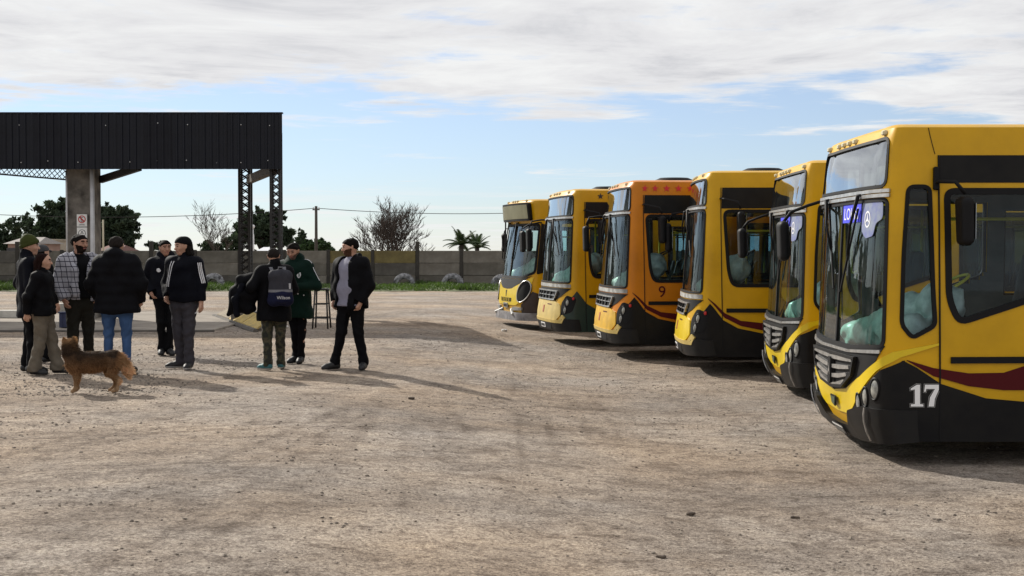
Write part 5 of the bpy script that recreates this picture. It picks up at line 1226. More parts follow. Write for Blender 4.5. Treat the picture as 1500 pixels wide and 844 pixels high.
K_GREEN = cloth('bottle_green_cloth', (.0045, .018, .013)); K_BEAN = cloth('moss_green_knit', (.045, .055, .014)); K_LAV = cloth('grey_lavender_jersey', (.24, .235, .30), .12, vs=14)
K_PURP = cloth('dark_purple_cloth', (.05, .045, .09)); K_WHITE = mat('white_trim', (.62, .62, .64), .8); K_SOLE = mat('pale_sole', (.35, .34, .33), .8); K_SHOE = mat('black_shoe', (.010, .010, .011), .6, var=.3, vscale=12); K_TEAL = mat('teal_shoe', (.02, .13, .15), .6, var=.4, vscale=14)
def camo():
    m = bpy.data.materials.new('camouflage_cloth'); m.use_nodes = True; n = m.node_tree.nodes; l = m.node_tree.links; b = n['Principled BSDF']; b.inputs['Roughness'].default_value = .9
    tcn = n.new('ShaderNodeTexCoord'); z = n.new('ShaderNodeTexNoise'); z.inputs['Scale'].default_value = 12; z.inputs['Detail'].default_value = 2; l.new(tcn.outputs['Object'], z.inputs['Vector'])
    r = n.new('ShaderNodeValToRGB'); r.color_ramp.interpolation = 'CONSTANT'; e = r.color_ramp.elements; e[0].color = (.014, .014, .010, 1); e[1].position = .45; e[1].color = (.035, .036, .018, 1)
    e2 = e.new(.53); e2.color = (.06, .05, .03, 1); e3 = e.new(.60); e3.color = (.022, .018, .012, 1); l.new(z.outputs['Fac'], r.inputs[0]); l.new(r.outputs[0], b.inputs['Base Color']); return m
K_CAMO = camo()
def check(name='check_scarf_cloth', sc=15.0):
    m = bpy.data.materials.new(name); m.use_nodes = True; n = m.node_tree.nodes; l = m.node_tree.links; b = n['Principled BSDF']; b.inputs['Roughness'].default_value = .95; b.inputs['Specular IOR Level'].default_value = .1
    tcn = n.new('ShaderNodeTexCoord'); sp_ = n.new('ShaderNodeSeparateXYZ'); l.new(tcn.outputs['Object'], sp_.inputs[0])
    def mt(op, a_, b_=None):
        x = n.new('ShaderNodeMath'); x.operation = op
        for i, v_ in enumerate((a_, b_)):
            if v_ is None: continue
            if isinstance(v_, float): x.inputs[i].default_value = v_
            else: l.new(v_, x.inputs[i])
        return x.outputs[0]
    xy = mt('ADD', sp_.outputs[0], mt('MULTIPLY', sp_.outputs[2], .12))
    a1 = mt('LESS_THAN', mt('FRACT', mt('MULTIPLY', xy, sc*1.2)), .14); a2 = mt('LESS_THAN', mt('FRACT', mt('MULTIPLY', sp_.outputs[2], sc)), .16)
    mk = mt('MAXIMUM', a1, a2); mx_ = n.new('ShaderNodeMix'); mx_.data_type = 'RGBA'; mx_.inputs['A'].default_value = (.34, .34, .38, 1); mx_.inputs['B'].default_value = (.035, .035, .05, 1)
    l.new(mk, mx_.inputs['Factor']); l.new(mx_.outputs['Result'], b.inputs['Base Color']); return m
K_CHECK = check(); M_STUB = mat('stubble', (.13, .075, .055), .8, var=.3, vscale=60)

def hand_prims(wr, d, side, curl=.6):
    wr = Vector(wr); d = Vector(d).normalized(); sd = Vector(side); sd = (sd-d*sd.dot(d)).normalized(); nn = d.cross(sd).normalized(); pr = []
    k = .012
    for f in (-.5, .5): pr.append((wr, wr+d*.085+sd*.042*f*1.2, .023, .021, .02))
    for i, (o_, ln) in enumerate(((-.030, .062), (-.010, .074), (.010, .070), (.030, .055))):
        b0 = wr+d*.085+sd*o_; dd = (d*math.cos(curl*.6)+nn*math.sin(curl*.6)); b1 = b0+dd*ln*.5; d2 = (d*math.cos(curl*1.6)+nn*math.sin(curl*1.6)); b2 = b1+d2*ln*.5
        pr += [(b0, b1, .0095, .009, .006), (b1, b2, .009, .0075, .006)]
    t0 = wr+d*.03-sd*.034; t1 = t0+(d*.8-sd*.45+nn*.3).normalized()*.04; t2 = t1+(d+nn*.3).normalized()*.03
    pr += [(t0, t1, .013, .011, .012), (t1, t2, .011, .009, .006)]
    return [(tuple(p[0]), tuple(p[1]), p[2], p[3], p[4]) for p in pr]

ARM = {'hang': ((.255, .03, 1.13), (.275, -.04, .89)), 'pocket': ((.32, .08, 1.14), (.215, -.07, .96)), 'front': ((.27, -.02, 1.12), (.12, -.26, 1.08)), 'behind': ((.30, .12, 1.13), (.17, .15, .95))}
def person(px, py, H, rz, label, skin=M_SKIN, coat=K_BLACK, coat2=None, trous=K_BLACK, shoe=K_SHOE, armL='pocket', armR='pocket', legs=None, yaw=0.0, pitch=0.0, lean=(0, 0), hem=.82, bulk=1.0,
           hair='short', hairm=M_HAIR, beard=None, hood=False, collar=.07, opening=None, shirt=None, wr=.013, seed=1, loose=1.0, flare=0.0, hands=True, slim_leg=1.0, sole=None, puff=0.0, hunch=0.0, neckm=None):
    p = on_z(px, py, 0.0); s = H/1.75; t = thing('person', label, 'person', (p.x, p.y, G(p.x, p.y)), R(rz)); t.scale = (s, s, s)
    lx, ly = lean; LZ = lambda z: (lx*z/1.4, ly*z/1.4)
    def J(x, y, z): a_, b_ = LZ(z); return (x+a_, y+b_-hunch*max(0, z-1.1)*.6, z)
    sh = {1: J(.185*(.6+.4*bulk), .015, 1.41), -1: J(-.185*(.6+.4*bulk), .015, 1.41)}; el, wrp = {}, {}
    for sg_, a_ in ((1, armL), (-1, armR)):
        e_, w_ = ARM[a_] if isinstance(a_, str) else a_
        k_ = 1 if not isinstance(a_, str) else (.75+.25*bulk)
        el[sg_] = J(sg_*e_[0]*k_, e_[1], e_[2]); wrp[sg_] = J(sg_*w_[0]*k_, w_[1], w_[2])
    legs = legs or {1: ((.10, -.02, .50), (.11, .02, .085), 12), -1: ((-.10, -.02, .50), (-.11, .02, .085), -12)}
    hc = Vector(J(0, -.015, 1.635)); Rh = Matrix.Rotation(R(yaw), 3, 'Z') @ Matrix.Rotation(R(pitch), 3, 'X'); Ri = Rh.transposed()
    def hd(v): return tuple(hc+Rh @ Vector(v))
    # ---- body, one surface
    head = [(hd((0, .028, .026)), hd((0, -.018, .028)), .083, .080, .03), (hd((0, -.015, -.02)), hd((0, -.052, -.078)), .066, .040, .04), (hd((0, -.092, .005)), hd((0, -.114, -.028)), .011, .015, .012),
            (hd((-.034, -.080, .030)), hd((.034, -.080, .030)), .018, .018, .02), (hd((-.02, -.082, -.058)), hd((.02, -.082, -.058)), .014, .014, .015)]
    for e_ in (-1, 1): head += [(hd((e_*.081, .012, .018)), hd((e_*.079, .008, -.022)), .014, .010, .008), (hd((e_*.04, -.068, -.022)), hd((e_*.03, -.07, -.03)), .022, .02, .03)]
    neck = [(J(0, .02, 1.44), hd((0, .02, -.04)), .062, .056, .03)]
    body = head+neck+[(J(-.09, .01, 1.34), J(.09, .01, 1.34), .08, .08), (J(-.07, .0, 1.0), J(.07, .0, 1.0), .085, .085), (J(0, 0, 1.34), J(0, 0, 1.0), .085, .085)]
    for sg_ in (1, -1):
        kn, an, td = legs[sg_]; hip = J(sg_*.085, 0, .93)
        body += [(J(sg_*.1, .01, 1.40), sh[sg_], .055, .05), (sh[sg_], el[sg_], .046, .038), (el[sg_], wrp[sg_], .036, .026), (hip, kn, .080, .052), (kn, an, .050, .036), (an, (an[0]+.1*math.sin(R(td)), an[1]-.1*math.cos(R(td)), .04), .03, .025)]
        dv = Vector(wrp[sg_])-Vector(el[sg_])
        if hands: body += hand_prims(wrp[sg_], dv, (0, -sg_*1.0, 0) if abs(dv.normalized().y) < .8 else (0, 0, 1), .5)
    def bm(c):
        q = (c-np.array(hc)) @ np.array(Rh); x, y, z = q[:, 0], q[:, 1], q[:, 2]; mi = np.zeros(len(c), int); hm = (np.abs(z) < .14) & (np.abs(x) < .12) & (np.abs(y) < .14)
        eye = hm & (y < -.06) & (np.abs(np.abs(x)-.032) < .014) & (np.abs(z-.008) < .007); brow = hm & (y < -.06) & (np.abs(np.abs(x)-.034) < .022) & (np.abs(z-.032) < .005)
        lip = hm & (y < -.078) & (np.abs(x) < .024) & (np.abs(z+.060) < .008)
        if beard: mi[hm & (z < -.045+.55*np.clip(np.abs(x)-.025, 0, .06)) & (y < .0) & (z > -.13) & (y > -.2)] = 1
        mi[lip] = 3; mi[eye] = 2; mi[brow] = 1
        return mi
    sdf_obj('body', body, .0095, [skin, beard or M_HAIR, M_EYE, M_LIP], t, .025, mfn=bm)
    # ---- hair or headgear
    def inv(X, Y, Z):
        a_ = np.array(Ri); dx, dy, dz = X-hc.x, Y-hc.y, Z-hc.z
        return tuple(a_[i, 0]*dx+a_[i, 1]*dy+a_[i, 2]*dz for i in range(3))
    cr = [(hd((0, .030, .030)), hd((0, -.018, .032)), .092, .086)]
    if hair in ('short', 'long', 'bun', 'crop', 'shoulder'):
        off = .02 if hair != 'crop' else .012
        if hair == 'crop': cr = [(hd((0, .030, .028)), hd((0, -.016, .030)), .0875, .083)]
        if hair == 'long': cr += [(hd((-.05, .06, -.02)), hd((-.06, .07, -.10)), .05, .035), (hd((.05, .06, -.02)), hd((.06, .07, -.10)), .05, .035), (hd((0, .08, 0)), hd((0, .09, -.11)), .06, .04)]
        if hair == 'shoulder': cr += [(hd((0, .07, -.02)), hd((0, .08, -.13)), .075, .06), (hd((-.07, .02, 0)), hd((-.07, .04, -.11)), .03, .03), (hd((.07, .02, 0)), hd((.07, .04, -.11)), .03, .03)]
        if hair == 'bun': cr += [(hd((0, .10, .05)), hd((0, .12, .02)), .045, .04)]
        lim = .62 if hair not in ('long', 'shoulder') else 1.6
        def hp(D, X, Y, Z):
            a_, b_, c_ = inv(X, Y, Z); return np.maximum(D, -(c_+lim*np.clip(b_, -.2, .06)*1.0-.002 + (0 if lim < 1 else np.clip(b_-.0, 0, .2)*2.0)))
        sdf_obj('hair', cr, .0095, hairm, t, .02, hp, wr=.007, seed=seed, wfreq=110)
    elif hair == 'beanie':
        cr = [(hd((0, .026, .040)), hd((0, -.012, .042)), .103, .099), (hd((0, .03, .09)), hd((0, .01, .09)), .075, .07)]
        def hp(D, X, Y, Z):
            a_, b_, c_ = inv(X, Y, Z); return np.maximum(D, -(c_+.35*b_-.012))
        o = sdf_obj('beanie', cr, .010, hairm, t, .04, hp, wr=.003, seed=seed, wfreq=90)
        sdf_obj('beanie_fold', [(hd((0, .028, .018)), hd((0, -.014, .045)), .108, .104)], .010, hairm, t, .03, lambda D, X, Y, Z: np.maximum(D, np.abs(inv(X, Y, Z)[2]+.35*inv(X, Y, Z)[1]-.034)-.026))
        if neckm: pass
    elif hair == 'cap':
        cr = [(hd((0, .026, .036)), hd((0, -.014, .038)), .098, .094)]
        def hp(D, X, Y, Z):
            a_, b_, c_ = inv(X, Y, Z); return np.maximum(D, -(c_+.15*b_-.030))
        sdf_obj('cap', cr, .010, hairm, t, .03, hp)
        sdf_obj('cap_brim', [(hd((-.05, -.09, .04)), hd((.05, -.09, .04)), .012, .012), (hd((-.035, -.15, .03)), hd((.035, -.15, .03)), .010, .010), (hd((0, -.09, .04)), hd((0, -.15, .03)), .014, .010)], .008, hairm, t, .04)
        sdf_obj('hair', [(hd((0, .035, .0)), hd((0, .03, -.02)), .088, .08)], .010, M_HAIR, t, .03, lambda D, X, Y, Z: np.maximum(np.maximum(D, inv(X, Y, Z)[2]-.04), -(inv(X, Y, Z)[1]-.015)))
    elif hair == 'long_beanie':
        cr = [(hd((0, .030, .036)), hd((0, -.012, .040)), .099, .096)]
        sdf_obj('beanie', cr, .010, K_BLACK, t, .03, lambda D, X, Y, Z: np.maximum(D, -(inv(X, Y, Z)[2]+.30*inv(X, Y, Z)[1]-.026)))
        hr = [(hd((0, .06, .02)), hd((0, .085, -.10)), .075, .065), (hd((.06, .03, .0)), hd((.075, .05, -.10)), .035, .04), (hd((-.06, .03, .0)), hd((-.075, .05, -.10)), .035, .04)]
        sdf_obj('hair', hr, .010, hairm, t, .03, wr=.008, seed=seed, wfreq=90)
    # ---- coat
    b = bulk; ct = [(J(0, .0, 1.36), J(0, 0, hem), .118*b, .130*b)]
    ct += [(J(-.095*b, .01, 1.36), J(.095*b, .01, 1.36), .118*b, .118*b), (J(-.085*b, .0, 1.12), J(.085*b, 0, 1.12), .125*b, .125*b), (J(-.085*b, 0, hem+.05), J(.085*b, 0, hem+.05), (.135+flare)*b, (.135+flare)*b)]
    for sg_ in (1, -1):
        ct += [(J(sg_*.095*b, .01, 1.36), J(sg_*.085*b, 0, hem), .12*b, (.13+flare)*b), (J(sg_*.08, .015, 1.425), sh[sg_], .070*b, .078*b), (sh[sg_], el[sg_], .078*b, .064*b), (el[sg_], wrp[sg_], .062*b, .050*b)]
    if collar: ct += [(J(0, .025, 1.44), J(0, .025, 1.44+collar), .088, .082)]
    if hood: ct += [(J(-.075, .085, 1.47), J(.075, .085, 1.47), .070, .070), (J(-.10, .03, 1.46), J(-.07, -.06, 1.44), .05, .04), (J(.10, .03, 1.46), J(.07, -.06, 1.44), .05, .04), (J(0, .10, 1.53), J(0, .09, 1.40), .092, .085), (J(-.06, .07, 1.53), J(.06, .07, 1.53), .07, .07)]
    def cp(D, X, Y, Z):
        D = np.maximum(D, hem-(Z+.012*np.sin(X*14+seed)))
        for sg_ in (1, -1):   # sleeve ends
            w_ = np.array(wrp[sg_]); e_ = np.array(el[sg_]); d_ = (w_-e_)/np.linalg.norm(w_-e_); c_ = w_+d_*.012
            near = np.sqrt((X-c_[0])**2+(Y-c_[1])**2+(Z-c_[2])**2) < .10
            pl = (X-c_[0])*d_[0]+(Y-c_[1])*d_[1]+(Z-c_[2])*d_[2]
            tors = np.sqrt((X/1.25)**2+(Y)**2) < .135*b
            D = np.where(near & ~tors, np.maximum(D, pl), D)
        if opening:
            xo, w0, w1 = opening; wdt = w1+(w0-w1)*np.clip((Z-hem)/(1.5-hem), 0, 1)
            D = np.where(Y < LZ(1.2)[1]+.02, np.maximum(D, wdt-np.abs(X-xo-LZ(1.2)[0])), D)
        if puff: D = D+puff*np.sin(Z*52)
        return D
    mf = None
    sdf_obj('jacket', ct, .0125, [coat, coat2 or coat], t, .045, cp, wr, seed, 30., mf)
    if shirt:
        sp_ = [(J(-.09, .0, 1.36), J(.09, .0, 1.36), .105*b, .105*b), (J(-.08, -.012, 1.08), J(.08, -.012, 1.08), .122*b, .122*b), (J(-.08, -.005, hem), J(.08, -.005, hem), .122*b, .122*b), (J(0, -.01, 1.3), J(0, -.02, hem), .12*b, .12*b), (J(0, .02, 1.43), J(0, .015, 1.475), .072, .068)]
        sdf_obj('shirt', sp_, .0125, shirt, t, .05, lambda D, X, Y, Z: np.maximum(D, hem+.03-Z), .005, seed+3, 34.)
    # ---- trousers, shoes
    tr_ = [(J(-.065*b, 0, .95), J(.065*b, 0, .95), .100*b, .100*b), (J(-.07*b, 0, .86), J(.07*b, 0, .86), .108*b, .108*b)]
    for sg_ in (1, -1):
        kn, an, td = legs[sg_]; hip = J(sg_*.085*b, 0, .90); l_ = slim_leg
        tr_ += [(hip, kn, .098*b*l_, .072*l_), (kn, (an[0], an[1], .12), .070*l_, .060*l_*loose), ((an[0], an[1], .12), (an[0], an[1]+.0, .075), .060*l_*loose, .064*l_*loose)]
    sdf_obj('trousers', tr_, .0125, trous, t, .035, lambda D, X, Y, Z: np.maximum(np.maximum(D, Z-1.03), .045-Z), .013, seed+7, 50.)
    for sg_ in (1, -1):
        kn, an, td = legs[sg_]; dx, dy = math.sin(R(td)), -math.cos(R(td)); a_ = np.array([an[0], an[1]])
        def f_(k, z): return (a_[0]+dx*k, a_[1]+dy*k, z)
        pr = [(f_(-.035, .045), f_(.05, .055), .043, .045), (f_(.05, .05), f_(.13, .034), .045, .042), (f_(.13, .034), f_(.175, .028), .042, .032), (f_(-.01, .06), f_(-.005, .11), .045, .045)]
        sdf_obj('shoe', pr, .0095, [shoe, sole or shoe], t, .03, lambda D, X, Y, Z: np.maximum(D, .002-Z), mfn=(lambda c: (c[:, 2] < .028).astype(int)) if sole else None)
    t['_j'] = 0; del t['_j']
    return t, J, sh, el, wrp, hd
def strip(parent, pts, w, m, name, nrm, th=.004):
    """flat ribbon along pts, facing nrm"""
    V = []; n = len(pts); nrm = Vector(nrm).normalized()
    for i, p in enumerate(pts):
        d = (Vector(pts[min(i+1, n-1)])-Vector(pts[max(i-1, 0)])).normalized(); sd = d.cross(nrm).normalized()*w/2
        V += [tuple(Vector(p)-sd), tuple(Vector(p)+sd), tuple(Vector(p)+sd-nrm*th), tuple(Vector(p)-sd-nrm*th)]
    F = []
    for i in range(n-1):
        for j in range(4): F.append((i*4+j, i*4+(j+1) % 4, i*4+4+(j+1) % 4, i*4+4+j))
    return mesh(name, V, F, m, parent)
def on_coat(obj, p, d):
    """nearest coat surface point along a ray in the person's frame"""
    ok, loc, nrm, _ = obj.ray_cast(Vector(p), Vector(d).normalized()); return (loc, nrm) if ok else (Vector(p), -Vector(d))
bpy.context.view_layer.update()
def child(t, nm): return [c for c in t.children if c.name.split('.')[0] == nm][0]

ST = {1: ((.10, -.02, .50), (.12, .03, .085), 14), -1: ((-.10, -.02, .50), (-.12, .0, .085), -14)}
# 1 green beanie, seen from behind, turned to the right
person(44, 545, 1.76, 118, 'person in a moss green beanie and long dark coat with back half turned', coat=K_NAVY, trous=K_BLACK, hair='beanie', hairm=K_BEAN, yaw=-12, armL='pocket', armR='hang', hem=.72, bulk=1.06, seed=2, legs=ST, collar=.10)
# 2 short person in profile
person(64, 548, 1.55, 92, 'short person with dark red hair in black coat and baggy khaki trousers', coat=K_BLACK, trous=K_KHAKI, hair='shoulder', hairm=M_HAIRR, yaw=8, armL='pocket', armR=((.30, .13, 1.12), (.24, .16, .90)), hem=.86, bulk=1.10, seed=4, loose=1.35, slim_leg=1.12,
       legs={1: ((.12, -.08, .50), (.12, -.16, .085), 10), -1: ((-.08, .02, .50), (-.10, .10, .085), -10)})
# 3 check scarf
t3, J, sh, el, wrp, hd = person(118, 541, 1.80, 38, 'bearded person with a black and white check scarf over the shoulders', skin=M_SKIN2, coat=K_CHECK, trous=K_OLIVE, hair='bun', beard=mat('dark_beard', (.022, .014, .011), .85, var=.4, vscale=60, spec=.08), yaw=22, armL='pocket', armR=((.30, .04, 1.13), (.25, -.10, .92)), hem=.90, bulk=1.10, seed=6, legs=ST, opening=(.02, .10, .07), shirt=K_BLACK, wr=.012)
pr = [(J(-.17, .0, 1.47), J(-.12, -.145, 1.30), .045, .04), (J(-.12, -.145, 1.30), J(-.13, -.175, .98), .042, .05), (J(.16, .0, 1.47), J(.10, -.14, 1.34), .045, .04), (J(.10, -.14, 1.34), J(.05, -.17, 1.10), .04, .03), (J(-.17, .0, 1.47), J(-.06, .11, 1.46), .045, .045), (J(.16, 0, 1.47), J(.06, .11, 1.46), .045, .045), (J(-.06, .11, 1.46), J(.06, .11, 1.46), .045, .045), (J(-.17, -.11, 1.05), J(-.10, -.17, 1.0), .03, .03)]
sdf_obj('scarf', pr, .0125, K_CHECK, t3, .05, wr=.012, seed=9, wfreq=45)
# 4 broad back, jeans
person(172, 546, 1.77, 172, 'broad person seen from behind in black hooded padded jacket and blue jeans', coat=K_CHAR, trous=K_JEAN, hair='short', hairm=M_GREYH, yaw=0, armL=((.34, .02, 1.14), (.27, -.12, .93)), armR=((.34, .02, 1.14), (.27, -.12, .93)), hem=.76, bulk=1.32, hood=True, seed=8, collar=.10, puff=.004, slim_leg=.86, legs={1: ((.12, -.02, .50), (.13, .0, .085), 14), -1: ((-.12, -.02, .50), (-.13, .0, .085), -14)})
# 5 behind, chest badge
t5, J, sh, el, wrp, hd = person(243, 520, 1.74, 14, 'person all in black with a pale chest badge behind the striped jacket', skin=M_SKIN2, coat=K_NAVY, trous=K_BLACK, hair='short', yaw=18, hem=.86, bulk=1.05, hood=True, seed=11, collar=.09, legs={1: ((.08, -.03, .50), (.05, -.02, .085), 20), -1: ((-.07, -.02, .50), (-.06, .02, .085), -6)}, slim_leg=.88)
jk = child(t5, 'jacket'); loc, nrm = on_coat(jk, (-.095, -.6, 1.30), (0, 1, 0)); mb = MB(); mb.lathe([(0, -.004), (.030, -.003), (.034, .004)], 16, 'y', tuple(loc)); mb.build('chest_badge', K_WHITE, t5)
# 6 striped sleeves, grey trousers
t6, J, sh, el, wrp, hd = person(270, 540, 1.76, -22, 'person in black jacket with white sleeve stripes, dark cap and grey trousers, arm hanging down', coat=K_NAVY, trous=K_GREY, hair='long_beanie', yaw=-30, pitch=4, armL=((.27, .02, 1.14), (.29, -.02, .90)), armR='pocket', hem=.90, bulk=1.12, seed=13, sole=K_SOLE, legs={1: ((.09, -.02, .50), (.10, -.03, .085), 20), -1: ((-.09, .0, .50), (-.10, .06, .085), -55)}, loose=1.05, collar=.11)
jk = child(t6, 'jacket')
for k in (-1, 0, 1):
    pts = []
    for f in np.linspace(0, 1, 7):
        q = Vector(sh[1]).lerp(Vector(el[1]), f)+Vector((0, .026*k, 0)); lc, nn = on_coat(jk, q+Vector((.4, -.28, .05)), (-.4, .28, -.05)); pts.append(lc+Vector((.4, -.28, .05)).normalized()*.004)
    strip(t6, pts, .013, K_WHITE, 'sleeve_stripe', (.4, -.28, .05))
for k, xx in ((-1, -.075), (1, -.11)):
    pts = []
    for f in np.linspace(0, 1, 7):
        lc, nn = on_coat(jk, (xx-.06*math.sin(f*1.5), -.6, 1.44-.34*f), (0, 1, 0)); pts.append(lc+Vector((0, -.004, 0)))
    strip(t6, pts, .012, K_WHITE, 'chest_piping', (0, -1, 0))
hw = Vector(wrp[1]); mb = MB(); mb.tube([hw+Vector((-.02, -.05, -.13)), hw+Vector((-.03, -.10, -.15))], .005, 6); cg = mb.build('cigarette', K_WHITE, None); cg.matrix_world = Matrix.Translation(t6.location) @ Matrix.Rotation(R(-22), 4, 'Z') @ Matrix.Scale(1.76/1.75, 4); tag(cg, 'lit cigarette held in the hanging hand of the person with striped sleeves', 'cigarette')
# 7 backpack, camouflage trousers
t7, J, sh, el, wrp, hd = person(402, 541, 1.62, 212, 'person seen from behind in dark coat and camouflage trousers wearing a backpack', coat=K_BLACK, trous=K_CAMO, shoe=K_TEAL, hair='crop', hairm=M_GREYH, yaw=-24, pitch=6, armR=((.31, -.02, 1.15), (.22, -.22, 1.02)), armL=((.36, .06, 1.20), (.34, -.16, 1.10)), hem=.70, bulk=1.15, seed=15, collar=.10, sole=K_SOLE, legs={1: ((.10, -.02, .50), (.12, .05, .085), 25), -1: ((-.10, -.02, .50), (-.11, -.02, .085), -30)})
# backpack: own frame on his back (local +y is his back)
s7 = 1.62/1.75; M7 = Matrix.Translation(t7.location) @ Matrix.Rotation(R(212), 4, 'Z') @ Matrix.Scale(s7, 4)
bp = thing('backpack', 'grey and navy backpack with white lettering worn on the back', 'backpack', tuple(M7 @ Vector((0, .18, .95)))); bp.rotation_euler = (0, 0, R(212-4)); bp.scale = (s7,)*3
K_PACK = cloth('slate_pack_cloth', (.045, .045, .055)); K_PACKN = cloth('navy_pack_cloth', (.012, .014, .04)); K_PACKG = cloth('pale_grey_band', (.20, .20, .22))
pr = [((-.10, .07, .06), (.10, .07, .06), .085, .085), ((-.10, .07, .40), (.10, .07, .40), .075, .075), ((-.10, .08, .06), (-.09, .07, .42), .085, .07), ((.10, .08, .06), (.09, .07, .42), .085, .07), ((0, .08, .1), (0, .07, .44), .10, .07)]
sdf_obj('pack_body', pr, .0125, [K_PACK, K_PACKN, K_PACKG], bp, .04, wr=.004, seed=3, mfn=lambda c: np.where(c[:, 2] < .17, 1, np.where(c[:, 2] < .215, 2, 0)))
pr = [((-.085, .145, .06), (.085, .145, .06), .04, .04), ((-.085, .145, .14), (.085, .145, .14), .04, .04), ((0, .15, .06), (0, .15, .14), .045, .045)]
fp = sdf_obj('front_pocket', pr, .0125, K_PACKN, bp, .04)
Vt, Ft = text_mesh('Wilson', .068); mesh('lettering', [(-x, .2065, .075+y) for x, y in Vt], [f[::-1] for f in Ft], K_WHITE, fp)
for xx in (-.115, -.10):
    mb = MB(); mb.tube([(xx, .165, .30), (xx, .17, .22)], .006, 5); mb.build('zip_pull', K_WHITE, bp)
mb = MB(); mb.tube([(-.03, .07, .49), (-.03, .08, .53), (.03, .08, .53), (.03, .07, .49)], .010, 6); mb.build('carry_loop', K_PACKG, bp, True)
for sx_ in (-1, 1):
    pts = [(sx_*.08, .03, .42), (sx_*.10, -.06, .53), (sx_*.115, -.17, .545), (sx_*.13, -.30, .46), (sx_*.13, -.325, .30)]
    strip(bp, pts, .05, K_PACKG, 'shoulder_strap', (0, .3, 1), .012)
# folded coat carried on the arm
cw_ = M7 @ Vector(wrp[1])
hb_s = .82
hb = thing('bundled_coat', 'black bundled coat hanging over the forearm of the person with the backpack', 'coat', (cw_.x-.04, cw_.y+.0, .92))
pr = [((-.03, 0, .30), (.12, .02, .34), .13, .12), ((-.10, -.02, .10), (.10, .02, .12), .16, .15), ((-.12, -.02, -.06), (.06, 0, -.10), .13, .12), ((-.20, -.02, -.14), (-.12, -.02, -.05), .05, .08), ((-.26, -.02, -.22), (-.18, -.02, -.12), .035, .05)]
hb.scale = (hb_s,)*3
sdf_obj('coat_bulk', pr, .015, K_BLACK, hb, .07, wr=.022, seed=5, wfreq=32)
sdf_obj('loose_sleeve', [((-.02, -.10, .24), (-.12, -.16, .02), .06, .055), ((-.12, -.16, .02), (-.10, -.14, -.22), .055, .05)], .015, K_NAVY, hb, .05, wr=.01, seed=6)
# 8 bottle green coat
t8, J, sh, el, wrp, hd = person(437, 532, 1.69, -12, 'person in a long bottle green coat with white crest looking down at the backpack', skin=M_SKIN2, coat=K_GREEN, trous=K_BLACK, hair='short', beard=M_STUB, yaw=-4, pitch=16, armL=((.33, .0, 1.14), (.10, -.26, 1.12)), armR=((.29, -.04, 1.14), (.10, -.24, 1.02)), hem=.66, bulk=1.10, hood=True, seed=17, collar=.10, slim_leg=.80, lean=(-.04, -.04), legs={1: ((.07, -.03, .50), (.04, .0, .085), 10), -1: ((-.05, -.02, .50), (-.05, .03, .085), -15)})
jk = child(t8, 'jacket'); loc, nrm = on_coat(jk, (.075, -.7, 1.29), (0, 1, 0)); y_ = loc.y-.006
pts = [(-.030, .038), (.030, .038), (.032, 0), (.018, -.03), (0, -.045), (-.018, -.03), (-.032, 0)]
cr_ = mesh('crest', [(loc.x+x, y_, loc.z+z) for x, z in pts]+[(loc.x+x, y_+.012, loc.z+z) for x, z in pts], [tuple(range(7))]+[(i, (i+1) % 7, 7+(i+1) % 7, 7+i) for i in range(7)], K_WHITE, t8)
pts2 = [(-.006, .03), (.012, .03), (.02, 0), (.008, -.03), (-.006, -.02)]; mesh('crest_band', [(loc.x+x, y_-.0015, loc.z+z) for x, z in pts2], [tuple(range(5))], mat('crest_grey', (.12, .16, .14), .7), cr_)
for sg_ in (1, -1):
    pts = []
    for f in np.linspace(.1, 1, 7):
        q = Vector(J(sg_*.09, .02, 1.44)).lerp(Vector(sh[sg_]), min(1, f*2)) if f < .5 else Vector(sh[sg_]).lerp(Vector(el[sg_]), (f-.5)*2)
        lc, nn = on_coat(jk, q+Vector((sg_*.3, -.1, .45)), (-sg_*.3, .1, -.45)); pts.append(lc+nn*.004)
    strip(t8, pts, .012, K_WHITE, 'shoulder_piping', (sg_*.5, -.2, .8))
for (xx, zz_) in ((.06, 1.02), (.14, 1.0)):
    lc, nn = on_coat(jk, (xx, -.7, zz_), (0, 1, 0)); mb = MB(); mb.lathe([(0, -.004), (.010, -.002), (.011, .004)], 10, 'y', tuple(lc)); mb.build('snap_button', K_WHITE, t8)
# 9 open jacket
t9, J, sh, el, wrp, hd = person(513, 541, 1.75, -34, 'bearded person in open black jacket over grey lavender shirt, standing apart', coat=K_BLACK, trous=K_BLACK, hair='short', beard=M_BEARD, yaw=-38, pitch=6, armL=((.28, .05, 1.13), (.215, -.04, .91)), armR=((.28, .02, 1.13), (.225, -.07, .92)), hem=.82, bulk=1.16, seed=19, opening=(-.02, .085, .10), shirt=K_LAV, lean=(0, .02), legs={1: ((.11, .04, .50), (.15, .10, .085), 30), -1: ((-.10, -.06, .50), (-.18, -.10, .085), -20)}, slim_leg=.96, wr=.010, hood=False, collar=.05)
sdf_obj('jacket_collar', [(J(-.10, .03, 1.45), J(-.06, .10, 1.52), .038, .035), (J(.10, .03, 1.45), J(.06, .10, 1.52), .038, .035), (J(-.06, .10, 1.52), J(.06, .10, 1.52), .035, .035), (J(-.10, .03, 1.45), J(-.10, -.09, 1.36), .035, .02), (J(.10, .03, 1.45), J(.10, -.09, 1.36), .035, .02)], .011, K_BLACK, t9, .03)
# 10 only the cap shows between its neighbours
person(62, 530, 1.66, 150, 'person in a dark grey cap mostly hidden behind the beanie and red hair', coat=K_BLACK, trous=K_BLACK, hair='cap', hairm=cloth('grey_cap', (.06, .06, .065)), hem=.85, seed=23, bulk=.9, armL='hang', armR='hang')

